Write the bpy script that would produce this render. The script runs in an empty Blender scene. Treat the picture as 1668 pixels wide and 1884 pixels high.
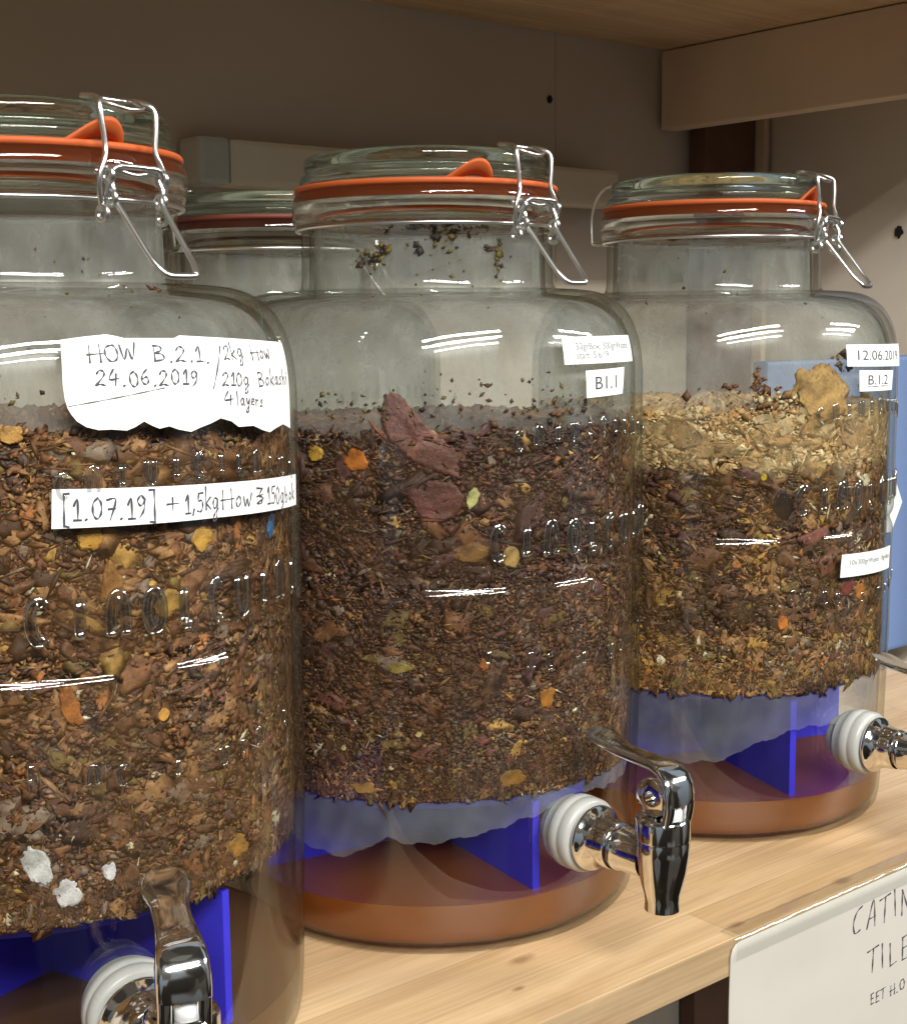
import bpy, bmesh, math, random
import numpy as np
from mathutils import Matrix, Vector, noise as mnoise

sc = bpy.context.scene
COL = sc.collection
rad = math.radians

# ---------------------------------------------------------------- camera
F_PX, PSI, PIT, ROL, CAM_H = 2626.67, 0.8770422, 0.1332649, -0.0108415, 0.2834753
fw = Vector((math.cos(PSI)*math.cos(PIT), math.sin(PSI)*math.cos(PIT), -math.sin(PIT)))
rt = Vector((math.sin(PSI), -math.cos(PSI), 0.0))
up = rt.cross(fw)
rt2 = rt*math.cos(ROL) + up*math.sin(ROL)
up2 = up*math.cos(ROL) - rt*math.sin(ROL)
cd = bpy.data.cameras.new('camera')
cam = bpy.data.objects.new('camera', cd)
COL.objects.link(cam)
mw = Matrix((( rt2.x, up2.x, -fw.x, 0.0), (rt2.y, up2.y, -fw.y, 0.0), (rt2.z, up2.z, -fw.z, CAM_H), (0, 0, 0, 1)))
cam.matrix_world = mw
cd.sensor_fit = 'HORIZONTAL'
cd.sensor_width = 36.0
cd.lens = F_PX*36.0/1668.0
cd.clip_start = 0.01
cd.clip_end = 50.0
sc.camera = cam

# ---------------------------------------------------------------- world (dim room fill with made-up bright patches), lamps, exposure
w = bpy.data.worlds.new('World'); sc.world = w; w.use_nodes = True
wn = w.node_tree.nodes; wl = w.node_tree.links
bg = wn['Background']
wt = wn.new('ShaderNodeTexCoord'); ws = wn.new('ShaderNodeSeparateXYZ'); wr = wn.new('ShaderNodeValToRGB')
wl.new(wt.outputs['Generated'], ws.inputs[0])
wv = wn.new('ShaderNodeTexVoronoi'); wv.inputs['Scale'].default_value = 2.6; wv.feature = 'SMOOTH_F1'; wv.inputs['Smoothness'].default_value = .25  # random patches, some bright and bluish, added for the chrome to reflect
wl.new(wt.outputs['Generated'], wv.inputs['Vector'])
wsc = wn.new('ShaderNodeSeparateColor'); wl.new(wv.outputs['Color'], wsc.inputs[0])
wpr = wn.new('ShaderNodeValToRGB'); wl.new(wsc.outputs[0], wpr.inputs[0])
we = wpr.color_ramp.elements; we[0].position = .2; we[0].color = (.30, .28, .26, 1); we[1].position = .72; we[1].color = (1.5, 1.45, 1.35, 1)
e3 = wpr.color_ramp.elements.new(.45); e3.color = (.5, .45, .38, 1)
e4 = wpr.color_ramp.elements.new(.86); e4.color = (2.2, 2.7, 3.3, 1)
wx = wn.new('ShaderNodeMix'); wx.data_type = 'RGBA'; wx.blend_type = 'MULTIPLY'; wx.inputs[0].default_value = 1.0
wm = wn.new('ShaderNodeMath'); wm.operation = 'MULTIPLY_ADD'; wm.inputs[1].default_value = .5; wm.inputs[2].default_value = .5
wl.new(ws.outputs['Z'], wm.inputs[0]); wl.new(wm.outputs[0], wr.inputs[0])
cr = wr.color_ramp
cr.elements[0].position = .25; cr.elements[0].color = (.10, .085, .07, 1)
cr.elements[1].position = .75; cr.elements[1].color = (.30, .29, .275, 1)
wl.new(wr.outputs[0], wx.inputs[6]); wl.new(wpr.outputs[0], wx.inputs[7]); wl.new(wx.outputs[2], bg.inputs[0])
bg.inputs[1].default_value = 0.44

def tube_lamp(name, x0, x1, y, z, watts, width=.055):
    ld = bpy.data.lights.new(name, 'AREA'); ld.shape = 'RECTANGLE'
    ld.size = x1-x0; ld.size_y = width; ld.energy = watts; ld.color = (1.0, .965, .90)
    o = bpy.data.objects.new(name, ld); COL.objects.link(o)
    o.location = ((x0+x1)/2, y, z)
    d = Vector((0, .5-y, .25-z)).normalized()
    xa = Vector((1, 0, 0)); za = -d; ya = za.cross(xa)
    o.rotation_euler = Matrix((xa, ya, za)).transposed().to_euler()
    o['label'] = 'fluorescent ceiling tube in front of the shelf'; o['category'] = 'lamp'
    return o
LW = 72.0
tube_lamp('tube_lamp', -1.34, .57, -1.39, 1.70, LW, .10)
tube_lamp('tube_lamp', 2.10, 3.90, -1.39, 1.70, LW*1.0, .10)
tube_lamp('tube_lamp', -1.34, .57, -1.90, 1.70, LW*.75, .045)
tube_lamp('tube_lamp', 2.10, 3.90, -1.90, 1.70, LW*.75, .045)

vs = sc.view_settings
sc.display_settings.display_device = 'sRGB'
vs.view_transform = 'Standard'; vs.look = 'None'; vs.exposure = 0.0; vs.gamma = 1.0
vs.use_curve_mapping = False
cy = sc.cycles
cy.max_bounces = 14; cy.transparent_max_bounces = 48; cy.transmission_bounces = 12; cy.glossy_bounces = 6
cy.diffuse_bounces = 5
cy.sample_clamp_indirect = 4.0
cy.use_denoising = True

# ---------------------------------------------------------------- small helpers
def tag(o, label=None, cat=None, group=None, kind=None):
    if label: o['label'] = label
    if cat: o['category'] = cat
    if group: o['group'] = group
    if kind: o['kind'] = kind
    return o
def empty(name, loc, rz=0.0):
    o = bpy.data.objects.new(name, None); COL.objects.link(o)
    o.location = loc; o.rotation_euler = (0, 0, rz); o.empty_display_size = .02
    return o
class MB:
    """collects geometry, builds ONE mesh object"""
    def __init__(s): s.v = []; s.f = []
    def add(s, v, f):
        n = len(s.v); s.v += [tuple(p) for p in v]; s.f += [tuple(i+n for i in q) for q in f]; return s
    def box(s, x0, x1, y0, y1, z0, z1):
        v = [(x0,y0,z0),(x1,y0,z0),(x1,y1,z0),(x0,y1,z0),(x0,y0,z1),(x1,y0,z1),(x1,y1,z1),(x0,y1,z1)]
        return s.add(v, [(3,2,1,0),(4,5,6,7),(0,1,5,4),(1,2,6,5),(2,3,7,6),(3,0,4,7)])
    def lathe(s, prof, seg=96, M=None, closed=False):
        n = len(prof); v = []; f = []
        for i in range(seg):
            a = 2*math.pi*i/seg; c, sn = math.cos(a), math.sin(a)
            for r, z in prof: v.append((r*c, r*sn, z))
        m = n if closed else n-1
        for i in range(seg):
            j = (i+1) % seg
            for k in range(m):
                k2 = (k+1) % n
                f.append((i*n+k, j*n+k, j*n+k2, i*n+k2))
        if M is not None: v = [tuple(M @ Vector(p)) for p in v]
        return s.add(v, f)
    def tube(s, pts, r, seg=8, cyclic=False, sub=5, flat=None):
        P = spline(pts, sub, cyclic) if sub > 1 else [Vector(p) for p in pts]
        n = len(P); v = []; f = []
        rr = r if callable(r) else (lambda t: r)
        T = []
        for i in range(n):
            a = P[(i-1) % n] if (cyclic or i > 0) else P[i]
            b = P[(i+1) % n] if (cyclic or i < n-1) else P[i]
            T.append((b-a).normalized() if (b-a).length > 1e-9 else Vector((0,0,1)))
        N = T[0].orthogonal().normalized()
        for i in range(n):
            N = (N - T[i]*N.dot(T[i])).normalized(); B = T[i].cross(N)
            q = rr(i/max(1, n-1))
            for k in range(seg):
                a = 2*math.pi*k/seg
                d = N*math.cos(a)+B*math.sin(a)
                if flat:
                    ax, am = flat(P[i]); d = d - ax*(d.dot(ax)*(1-am))
                v.append(P[i]+d*q)
        for i in range(n if cyclic else n-1):
            j = (i+1) % n
            for k in range(seg):
                k2 = (k+1) % seg
                f.append((i*seg+k, i*seg+k2, j*seg+k2, j*seg+k))
        if not cyclic:
            f.append(tuple(range(seg))[::-1]); f.append(tuple((n-1)*seg+k for k in range(seg)))
        return s.add(v, f)
    def build(s, name, mat, parent=None, smooth=True, bevel=0.0, autosm=None):
        me = bpy.data.meshes.new(name); me.from_pydata([tuple(p) for p in s.v], [], s.f); me.update()
        bm = bmesh.new(); bm.from_mesh(me)
        bmesh.ops.remove_doubles(bm, verts=bm.verts, dist=1e-6)
        bmesh.ops.recalc_face_normals(bm, faces=bm.faces)
        if bevel:
            ed = [e for e in bm.edges if e.calc_face_angle(0) > .6]
            bmesh.ops.bevel(bm, geom=ed, offset=bevel, segments=2, affect='EDGES', profile=.6)
        if autosm is not None:
            for e in bm.edges:
                if e.calc_face_angle(0) > autosm: e.smooth = False
        bm.to_mesh(me); bm.free()
        if smooth: me.polygons.foreach_set('use_smooth', [True]*len(me.polygons))
        if mat: me.materials.append(mat)
        o = bpy.data.objects.new(name, me); COL.objects.link(o)
        if parent: o.parent = parent
        return o
def spline(pts, sub, cyclic=False):
    P = [Vector(p) for p in pts]; n = len(P); out = []
    m = n if cyclic else n-1
    for i in range(m):
        g = (lambda k: P[k % n]) if cyclic else (lambda k: P[min(max(k, 0), n-1)])
        a, b, c, d = g(i-1), g(i), g(i+1), g(i+2)
        for k in range(sub):
            t = k/sub
            out.append(.5*((2*b)+(c-a)*t+(2*a-5*b+4*c-d)*t*t+(3*b-a-3*c+d)*t*t*t))
    if not cyclic: out.append(P[-1])
    return out
def copy_tree(o, parent=None):
    c = o.copy(); COL.objects.link(c); c.parent = parent
    for ch in list(o.children): copy_tree(ch, c)
    return c

# ---------------------------------------------------------------- materials
def mat(name):
    m = bpy.data.materials.new(name); m.use_nodes = True
    nt = m.node_tree; nt.nodes.clear()
    out = nt.nodes.new('ShaderNodeOutputMaterial')
    return m, nt, out
def N(nt, t, **kw):
    n = nt.nodes.new(t)
    for k, v in kw.items(): setattr(n, k, v)
    return n
def setin(n, **kw):
    for k, v in kw.items():
        n.inputs[k.replace('_', ' ')].default_value = v
def principled(name, color, rough=.5, metal=0.0, spec=.5, noise=0.0, nscale=40.0, bump=0.0, bscale=200.0, ior=1.45, coat=0.0, rnoise=0.0, sss=0.0):
    m, nt, out = mat(name); L = nt.links
    b = N(nt, 'ShaderNodeBsdfPrincipled')
    b.inputs['Base Color'].default_value = (*color, 1); b.inputs['Roughness'].default_value = rough
    b.inputs['Metallic'].default_value = metal; b.inputs['Specular IOR Level'].default_value = spec
    b.inputs['IOR'].default_value = ior; b.inputs['Coat Weight'].default_value = coat
    if sss:
        b.inputs['Subsurface Weight'].default_value = sss; b.inputs['Subsurface Radius'].default_value = (.004, .003, .002)
    L.new(b.outputs[0], out.inputs[0])
    tc = N(nt, 'ShaderNodeTexCoord')
    if noise:
        t = N(nt, 'ShaderNodeTexNoise'); t.inputs['Scale'].default_value = nscale; t.inputs['Detail'].default_value = 5
        L.new(tc.outputs['Object'], t.inputs['Vector'])
        mx = N(nt, 'ShaderNodeMix', data_type='RGBA', blend_type='MULTIPLY'); mx.inputs[0].default_value = 1
        mr = N(nt, 'ShaderNodeMapRange'); mr.inputs[3].default_value = 1-noise; mr.inputs[4].default_value = 1+noise
        mr.inputs[1].default_value = .25; mr.inputs[2].default_value = .75
        L.new(t.outputs[0], mr.inputs[0])
        mx.inputs[6].default_value = (*color, 1); L.new(mr.outputs[0], mx.inputs[7]); L.new(mx.outputs[2], b.inputs['Base Color'])
        if rnoise:
            m2 = N(nt, 'ShaderNodeMapRange'); m2.inputs[3].default_value = max(.02, rough-rnoise); m2.inputs[4].default_value = rough+rnoise
            L.new(t.outputs[0], m2.inputs[0]); L.new(m2.outputs[0], b.inputs['Roughness'])
    if bump:
        t2 = N(nt, 'ShaderNodeTexNoise'); t2.inputs['Scale'].default_value = bscale; t2.inputs['Detail'].default_value = 4
        L.new(tc.outputs['Object'], t2.inputs['Vector'])
        bp = N(nt, 'ShaderNodeBump'); bp.inputs['Strength'].default_value = bump; bp.inputs['Distance'].default_value = .002
        L.new(t2.outputs[0], bp.inputs['Height']); L.new(bp.outputs[0], b.inputs['Normal'])
    return m

def wood(name, c1, c2, dark, shift=(0, 0), rowh=.0318, length=.62, knots=(), rough=.42):
    m, nt, out = mat(name); L = nt.links
    b = N(nt, 'ShaderNodeBsdfPrincipled'); b.inputs['Roughness'].default_value = rough
    tc = N(nt, 'ShaderNodeTexCoord')
    mp = N(nt, 'ShaderNodeMapping'); mp.inputs['Location'].default_value = (shift[0], shift[1], 0)
    L.new(tc.outputs['Object'], mp.inputs[0])
    br = N(nt, 'ShaderNodeTexBrick'); br.offset = .37; br.offset_frequency = 2
    for k, v in (('Scale', 1.0), ('Mortar Size', .00022), ('Mortar Smooth', .3), ('Bias', 0.0), ('Brick Width', length), ('Row Height', rowh)):
        br.inputs[k].default_value = v
    br.inputs['Color1'].default_value = (*c1, 1); br.inputs['Color2'].default_value = (*c2, 1)
    br.inputs['Mortar'].default_value = tuple(.62*x for x in c1)+(1,)
    L.new(mp.outputs[0], br.inputs[0])
    # grain, long along x, wandering per stave
    mg = N(nt, 'ShaderNodeMapping'); mg.inputs['Scale'].default_value = (2.2, 46, 46)
    L.new(tc.outputs['Object'], mg.inputs[0])
    dis = N(nt, 'ShaderNodeTexNoise'); dis.inputs['Scale'].default_value = 5; dis.inputs['Detail'].default_value = 2
    L.new(tc.outputs['Object'], dis.inputs['Vector'])
    vm = N(nt, 'ShaderNodeMix', data_type='VECTOR'); vm.inputs[0].default_value = .25
    ad = N(nt, 'ShaderNodeVectorMath', operation='MULTIPLY_ADD'); ad.inputs[1].default_value = (.6, 2.2, 2.2)
    L.new(dis.outputs['Color'], ad.inputs[0]); L.new(mg.outputs[0], ad.inputs[2])
    ad2 = N(nt, 'ShaderNodeVectorMath', operation='MULTIPLY_ADD'); ad2.inputs[1].default_value = (9, 9, 9)
    L.new(br.outputs['Color'], ad2.inputs[0]); L.new(ad.outputs[0], ad2.inputs[2])
    g = N(nt, 'ShaderNodeTexNoise'); g.inputs['Scale'].default_value = 1.5; g.inputs['Detail'].default_value = 6; g.inputs['Roughness'].default_value = .6
    L.new(ad2.outputs[0], g.inputs['Vector'])
    rp = N(nt, 'ShaderNodeValToRGB'); rp.color_ramp.elements[0].position = .34; rp.color_ramp.elements[1].position = .62
    rp.color_ramp.elements[0].color = (.72, .62, .5, 1); rp.color_ramp.elements[1].color = (1.06, 1.05, 1.04, 1)
    L.new(g.outputs[0], rp.inputs[0])
    mu = N(nt, 'ShaderNodeMix', data_type='RGBA', blend_type='MULTIPLY'); mu.inputs[0].default_value = .55
    L.new(br.outputs['Color'], mu.inputs[6]); L.new(rp.outputs[0], mu.inputs[7])
    mf = N(nt, 'ShaderNodeMapping'); mf.inputs['Scale'].default_value = (7, 420, 420); L.new(tc.outputs['Object'], mf.inputs[0])
    gf = N(nt, 'ShaderNodeTexNoise'); gf.inputs['Scale'].default_value = 1.0; gf.inputs['Detail'].default_value = 3; L.new(mf.outputs[0], gf.inputs['Vector'])
    gr = N(nt, 'ShaderNodeMapRange'); gr.inputs[1].default_value = .35; gr.inputs[2].default_value = .6; gr.inputs[3].default_value = .86; gr.inputs[4].default_value = 1.04; L.new(gf.outputs[0], gr.inputs[0])
    mu2 = N(nt, 'ShaderNodeMix', data_type='RGBA', blend_type='MULTIPLY'); mu2.inputs[0].default_value = 1; L.new(mu.outputs[2], mu2.inputs[6]); L.new(gr.outputs[0], mu2.inputs[7])
    last = mu2.outputs[2]
    for (kx, ky, kz, ks) in knots:
        sub = N(nt, 'ShaderNodeVectorMath', operation='SUBTRACT'); sub.inputs[1].default_value = (kx, ky, kz)
        L.new(tc.outputs['Object'], sub.inputs[0])
        scv = N(nt, 'ShaderNodeVectorMath', operation='MULTIPLY'); scv.inputs[1].default_value = (.42, 1.0, .8)
        L.new(sub.outputs[0], scv.inputs[0])
        ln = N(nt, 'ShaderNodeVectorMath', operation='LENGTH'); L.new(scv.outputs[0], ln.inputs[0])
        nn = N(nt, 'ShaderNodeTexNoise'); nn.inputs['Scale'].default_value = 160; L.new(tc.outputs['Object'], nn.inputs['Vector'])
        am = N(nt, 'ShaderNodeMath', operation='MULTIPLY_ADD'); am.inputs[1].default_value = ks*.7
        L.new(nn.outputs[0], am.inputs[0]); L.new(ln.outputs['Value'], am.inputs[2])
        mr = N(nt, 'ShaderNodeMapRange'); mr.inputs[1].default_value = ks*.75; mr.inputs[2].default_value = ks*1.7
        mr.inputs[3].default_value = .8; mr.inputs[4].default_value = 0
        L.new(am.outputs[0], mr.inputs[0])
        mk = N(nt, 'ShaderNodeMix', data_type='RGBA'); L.new(mr.outputs[0], mk.inputs[0]); L.new(last, mk.inputs[6])
        mk.inputs[7].default_value = (*dark, 1); last = mk.outputs[2]
    # faint handling stains
    st = N(nt, 'ShaderNodeTexNoise'); st.inputs['Scale'].default_value = 14; st.inputs['Detail'].default_value = 6
    L.new(tc.outputs['Object'], st.inputs['Vector'])
    sr = N(nt, 'ShaderNodeMapRange'); sr.inputs[1].default_value = .56; sr.inputs[2].default_value = .75; sr.inputs[3].default_value = 1; sr.inputs[4].default_value = .82
    L.new(st.outputs[0], sr.inputs[0])
    ms = N(nt, 'ShaderNodeMix', data_type='RGBA', blend_type='MULTIPLY'); ms.inputs[0].default_value = 1
    L.new(last, ms.inputs[6]); L.new(sr.outputs[0], ms.inputs[7])
    L.new(ms.outputs[2], b.inputs['Base Color'])
    bp = N(nt, 'ShaderNodeBump'); bp.inputs['Strength'].default_value = .12; bp.inputs['Distance'].default_value = .0006
    L.new(g.outputs[0], bp.inputs['Height']); L.new(bp.outputs[0], b.inputs['Normal'])
    L.new(b.outputs[0], out.inputs[0])
    return m

def thin_glass(name, tint=(.965, .98, .97), edge=(.64, .66, .61), f0=.045, rough=.012, film=0.0, smear=0.0, fade=True):
    """a wall of clear glass: mirror-like at grazing angles, clear face on, faint green where it is seen edge-on"""
    m, nt, out = mat(name); L = nt.links
    lw = N(nt, 'ShaderNodeLayerWeight'); lw.inputs['Blend'].default_value = .5
    p5 = N(nt, 'ShaderNodeMath', operation='POWER'); p5.inputs[1].default_value = 5; L.new(lw.outputs['Facing'], p5.inputs[0])
    fr = N(nt, 'ShaderNodeMath', operation='MULTIPLY_ADD'); fr.inputs[1].default_value = .75-f0; fr.inputs[2].default_value = f0
    L.new(p5.outputs[0], fr.inputs[0])
    p3 = N(nt, 'ShaderNodeMath', operation='POWER'); p3.inputs[1].default_value = 4; L.new(lw.outputs['Facing'], p3.inputs[0])
    cm = N(nt, 'ShaderNodeMix', data_type='RGBA'); L.new(p3.outputs[0], cm.inputs[0])
    cm.inputs[6].default_value = (*tint, 1); cm.inputs[7].default_value = (*edge, 1)
    tr = N(nt, 'ShaderNodeBsdfTransparent'); L.new(cm.outputs[2], tr.inputs[0])
    gl = N(nt, 'ShaderNodeBsdfGlossy'); gl.inputs['Roughness'].default_value = rough
    tc = N(nt, 'ShaderNodeTexCoord')
    nz = N(nt, 'ShaderNodeTexNoise'); nz.inputs['Scale'].default_value = 26; nz.inputs['Detail'].default_value = 1.5
    L.new(tc.outputs['Object'], nz.inputs['Vector'])
    bp = N(nt, 'ShaderNodeBump'); bp.inputs['Strength'].default_value = .10; bp.inputs['Distance'].default_value = .004
    L.new(nz.outputs[0], bp.inputs['Height']); L.new(bp.outputs[0], gl.inputs['Normal'])
    mx = N(nt, 'ShaderNodeMixShader'); L.new(fr.outputs[0], mx.inputs[0]); L.new(tr.outputs[0], mx.inputs[1]); L.new(gl.outputs[0], mx.inputs[2])
    res = mx.outputs[0]
    if film or smear:
        df = N(nt, 'ShaderNodeBsdfDiffuse'); df.inputs[0].default_value = (.72, .72, .70, 1)
        tl = N(nt, 'ShaderNodeBsdfTranslucent'); tl.inputs[0].default_value = (.72, .72, .70, 1)
        m2 = N(nt, 'ShaderNodeMixShader'); m2.inputs[0].default_value = .5; L.new(df.outputs[0], m2.inputs[1]); L.new(tl.outputs[0], m2.inputs[2])
        mp = N(nt, 'ShaderNodeMapping'); mp.inputs['Scale'].default_value = (1, 1, .45); L.new(tc.outputs['Object'], mp.inputs[0])
        n2 = N(nt, 'ShaderNodeTexNoise'); n2.inputs['Scale'].default_value = 55; n2.inputs['Detail'].default_value = 8; n2.inputs['Roughness'].default_value = .65
        L.new(mp.outputs[0], n2.inputs['Vector'])
        mr = N(nt, 'ShaderNodeMapRange'); mr.inputs[1].default_value = .3; mr.inputs[2].default_value = .72
        mr.inputs[3].default_value = max(0, film-smear); mr.inputs[4].default_value = film+smear
        L.new(n2.outputs[0], mr.inputs[0])
        sx = N(nt, 'ShaderNodeSeparateXYZ'); L.new(tc.outputs['Object'], sx.inputs[0])
        fz = N(nt, 'ShaderNodeMapRange', interpolation_type='SMOOTHSTEP'); fz.inputs[1].default_value = .222 if fade else -2; fz.inputs[2].default_value = .242 if fade else -1; L.new(sx.outputs['Z'], fz.inputs[0])
        fm = N(nt, 'ShaderNodeMath', operation='MULTIPLY'); L.new(mr.outputs[0], fm.inputs[0]); L.new(fz.outputs[0], fm.inputs[1])
        m3 = N(nt, 'ShaderNodeMixShader'); L.new(fm.outputs[0], m3.inputs[0]); L.new(res, m3.inputs[1]); L.new(m2.outputs[0], m3.inputs[2])
        res = m3.outputs[0]
    L.new(res, out.inputs[0])
    return m
def thick_glass(name, color, clear=.0, ior=1.5, rough=0.0):
    m, nt, out = mat(name); L = nt.links
    g = N(nt, 'ShaderNodeBsdfGlass'); g.inputs[0].default_value = (*color, 1); g.inputs['IOR'].default_value = ior; g.inputs['Roughness'].default_value = rough
    t = N(nt, 'ShaderNodeBsdfTransparent'); t.inputs[0].default_value = (*color, 1)
    mx = N(nt, 'ShaderNodeMixShader'); mx.inputs[0].default_value = clear
    L.new(g.outputs[0], mx.inputs[1]); L.new(t.outputs[0], mx.inputs[2]); L.new(mx.outputs[0], out.inputs[0])
    return m
def veil(name, color, alpha, nscale=60, var=.15, trans=.5):
    """thin cloth or film that lets part of the light straight through"""
    m, nt, out = mat(name); L = nt.links
    df = N(nt, 'ShaderNodeBsdfDiffuse'); df.inputs[0].default_value = (*color, 1)
    tl = N(nt, 'ShaderNodeBsdfTranslucent'); tl.inputs[0].default_value = (*color, 1)
    m2 = N(nt, 'ShaderNodeMixShader'); m2.inputs[0].default_value = trans; L.new(df.outputs[0], m2.inputs[1]); L.new(tl.outputs[0], m2.inputs[2])
    tr = N(nt, 'ShaderNodeBsdfTransparent')
    tc = N(nt, 'ShaderNodeTexCoord'); n = N(nt, 'ShaderNodeTexNoise'); n.inputs['Scale'].default_value = nscale; n.inputs['Detail'].default_value = 6
    L.new(tc.outputs['Object'], n.inputs['Vector'])
    mr = N(nt, 'ShaderNodeMapRange'); mr.inputs[1].default_value = .3; mr.inputs[2].default_value = .7; mr.inputs[3].default_value = alpha-var; mr.inputs[4].default_value = alpha+var
    L.new(n.outputs[0], mr.inputs[0])
    mx = N(nt, 'ShaderNodeMixShader'); L.new(mr.outputs[0], mx.inputs[0]); L.new(tr.outputs[0], mx.inputs[1]); L.new(m2.outputs[0], mx.inputs[2])
    L.new(mx.outputs[0], out.inputs[0])
    return m
def liquid_mat(name, color, body=.72):
    m, nt, out = mat(name); L = nt.links
    df = N(nt, 'ShaderNodeBsdfDiffuse'); df.inputs[0].default_value = (*color, 1)
    tl = N(nt, 'ShaderNodeBsdfTranslucent'); tl.inputs[0].default_value = (color[0]*1.6, color[1]*1.5, color[2]*1.2, 1)
    m2 = N(nt, 'ShaderNodeMixShader'); m2.inputs[0].default_value = .5; L.new(df.outputs[0], m2.inputs[1]); L.new(tl.outputs[0], m2.inputs[2])
    tr = N(nt, 'ShaderNodeBsdfTransparent'); tr.inputs[0].default_value = (.66, .26, .06, 1)
    mx = N(nt, 'ShaderNodeMixShader'); mx.inputs[0].default_value = body; L.new(tr.outputs[0], mx.inputs[1]); L.new(m2.outputs[0], mx.inputs[2])
    gl = N(nt, 'ShaderNodeBsdfGlossy'); gl.inputs['Roughness'].default_value = .06
    lw = N(nt, 'ShaderNodeLayerWeight'); lw.inputs['Blend'].default_value = .5
    p5 = N(nt, 'ShaderNodeMath', operation='POWER'); p5.inputs[1].default_value = 4; L.new(lw.outputs['Facing'], p5.inputs[0])
    fr = N(nt, 'ShaderNodeMath', operation='MULTIPLY_ADD'); fr.inputs[1].default_value = .65; fr.inputs[2].default_value = .02; L.new(p5.outputs[0], fr.inputs[0])
    m4 = N(nt, 'ShaderNodeMixShader'); L.new(fr.outputs[0], m4.inputs[0]); L.new(mx.outputs[0], m4.inputs[1]); L.new(gl.outputs[0], m4.inputs[2])
    L.new(m4.outputs[0], out.inputs[0])
    return m
def flake_mat(name):
    m, nt, out = mat(name); L = nt.links
    b = N(nt, 'ShaderNodeBsdfPrincipled'); b.inputs['Roughness'].default_value = .5; b.inputs['Specular IOR Level'].default_value = .4
    at = N(nt, 'ShaderNodeAttribute', attribute_name='tint')
    tc = N(nt, 'ShaderNodeTexCoord')
    n = N(nt, 'ShaderNodeTexNoise'); n.inputs['Scale'].default_value = 380; n.inputs['Detail'].default_value = 7; n.inputs['Roughness'].default_value = .72
    L.new(tc.outputs['Object'], n.inputs['Vector'])
    mr = N(nt, 'ShaderNodeMapRange'); mr.inputs[1].default_value = .3; mr.inputs[2].default_value = .7; mr.inputs[3].default_value = .52; mr.inputs[4].default_value = 1.5
    L.new(n.outputs[0], mr.inputs[0])
    mx = N(nt, 'ShaderNodeMix', data_type='RGBA', blend_type='MULTIPLY'); mx.inputs[0].default_value = 1
    L.new(at.outputs['Color'], mx.inputs[6]); L.new(mr.outputs[0], mx.inputs[7]); L.new(mx.outputs[2], b.inputs['Base Color'])
    bp = N(nt, 'ShaderNodeBump'); bp.inputs['Strength'].default_value = .5; bp.inputs['Distance'].default_value = .0008
    L.new(n.outputs[0], bp.inputs['Height']); L.new(bp.outputs[0], b.inputs['Normal'])
    L.new(b.outputs[0], out.inputs[0])
    return m

M = {}
M['glass'] = thin_glass('jar glass')
M['fog'] = thin_glass('fogged inner glass', f0=.02, rough=.2, film=.27, smear=.17, tint=(.99, .99, .985), edge=(.8, .82, .8))
M['rim'] = thick_glass('thick rim glass', (.95, .965, .95), .12)
M['lid'] = thick_glass('lid glass', (.90, .955, .935), .06)
M['emboss'] = thin_glass('raised glass letters', tint=(.965, .97, .955), edge=(.74, .75, .70), f0=.34, rough=.06)
M['rubber'] = principled('orange rubber', (.47, .09, .016), .58, sss=.15)
M['wire'] = principled('galvanised wire', (.74, .74, .72), .28, 1.0)
M['chrome'] = principled('chrome', (.82, .82, .80), .085, 1.0, noise=.06, nscale=160, rnoise=.06)
M['silicone'] = principled('milky silicone', (.47, .485, .465), .32, sss=.4)
M['plug'] = principled('white plastic', (.82, .83, .85), .4)
M['paper'] = principled('label paper', (.84, .85, .85), .6, noise=.02, nscale=90)
M['ink_dark'] = principled('printed ink', (.035, .04, .042), .6)
M['ink_pale'] = principled('faded printed ink', (.10, .115, .12), .6)
M['ink_pen'] = principled('pen ink', (.055, .055, .075), .6)
M['blue'] = principled('cobalt printed plastic', (.046, .036, .64), .55, spec=.3, noise=.22, nscale=30)
M['cloth'] = veil('straining cloth', (.70, .72, .80), .25, 70, .06)
M['liquid'] = liquid_mat('murky amber drainage', (.44, .150, .034), .70)
M['liquid_grey'] = liquid_mat('murky brown drainage', (.27, .145, .065), .66)
M['flake'] = flake_mat('compost')

# ---------------------------------------------------------------- the shelf and what is behind it
XB, YW, ZT, ZB, YS = 0.98556, 0.8919, 0.52006, 0.4509, 0.3998
M['shelf'] = wood('glued pine', (.66, .475, .275), (.57, .39, .21), (.27, .15, .07), shift=(-.5025, -.0182+.0318),
                  knots=((.4086, .4475, 0, .0032), (.5102, .4085, 0, .0022), (.592, .4075, 0, .0030), (.3895, .428, 0, .0015)))
M['ceil'] = wood('glued pine underside', (.66, .49, .31), (.58, .42, .26), (.14, .07, .035), shift=(.2, .01), rowh=.055)
M['beam'] = principled('pale beech laminate', (.62, .48, .345), .55, noise=.10, nscale=9)
M['post'] = principled('dark brown post', (.115, .058, .036), .6, noise=.2, nscale=20)
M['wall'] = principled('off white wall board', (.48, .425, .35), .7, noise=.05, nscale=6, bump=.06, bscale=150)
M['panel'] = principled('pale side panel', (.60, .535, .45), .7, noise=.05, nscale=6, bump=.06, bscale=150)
M['hole'] = principled('screw hole', (.012, .01, .009), .9)

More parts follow.
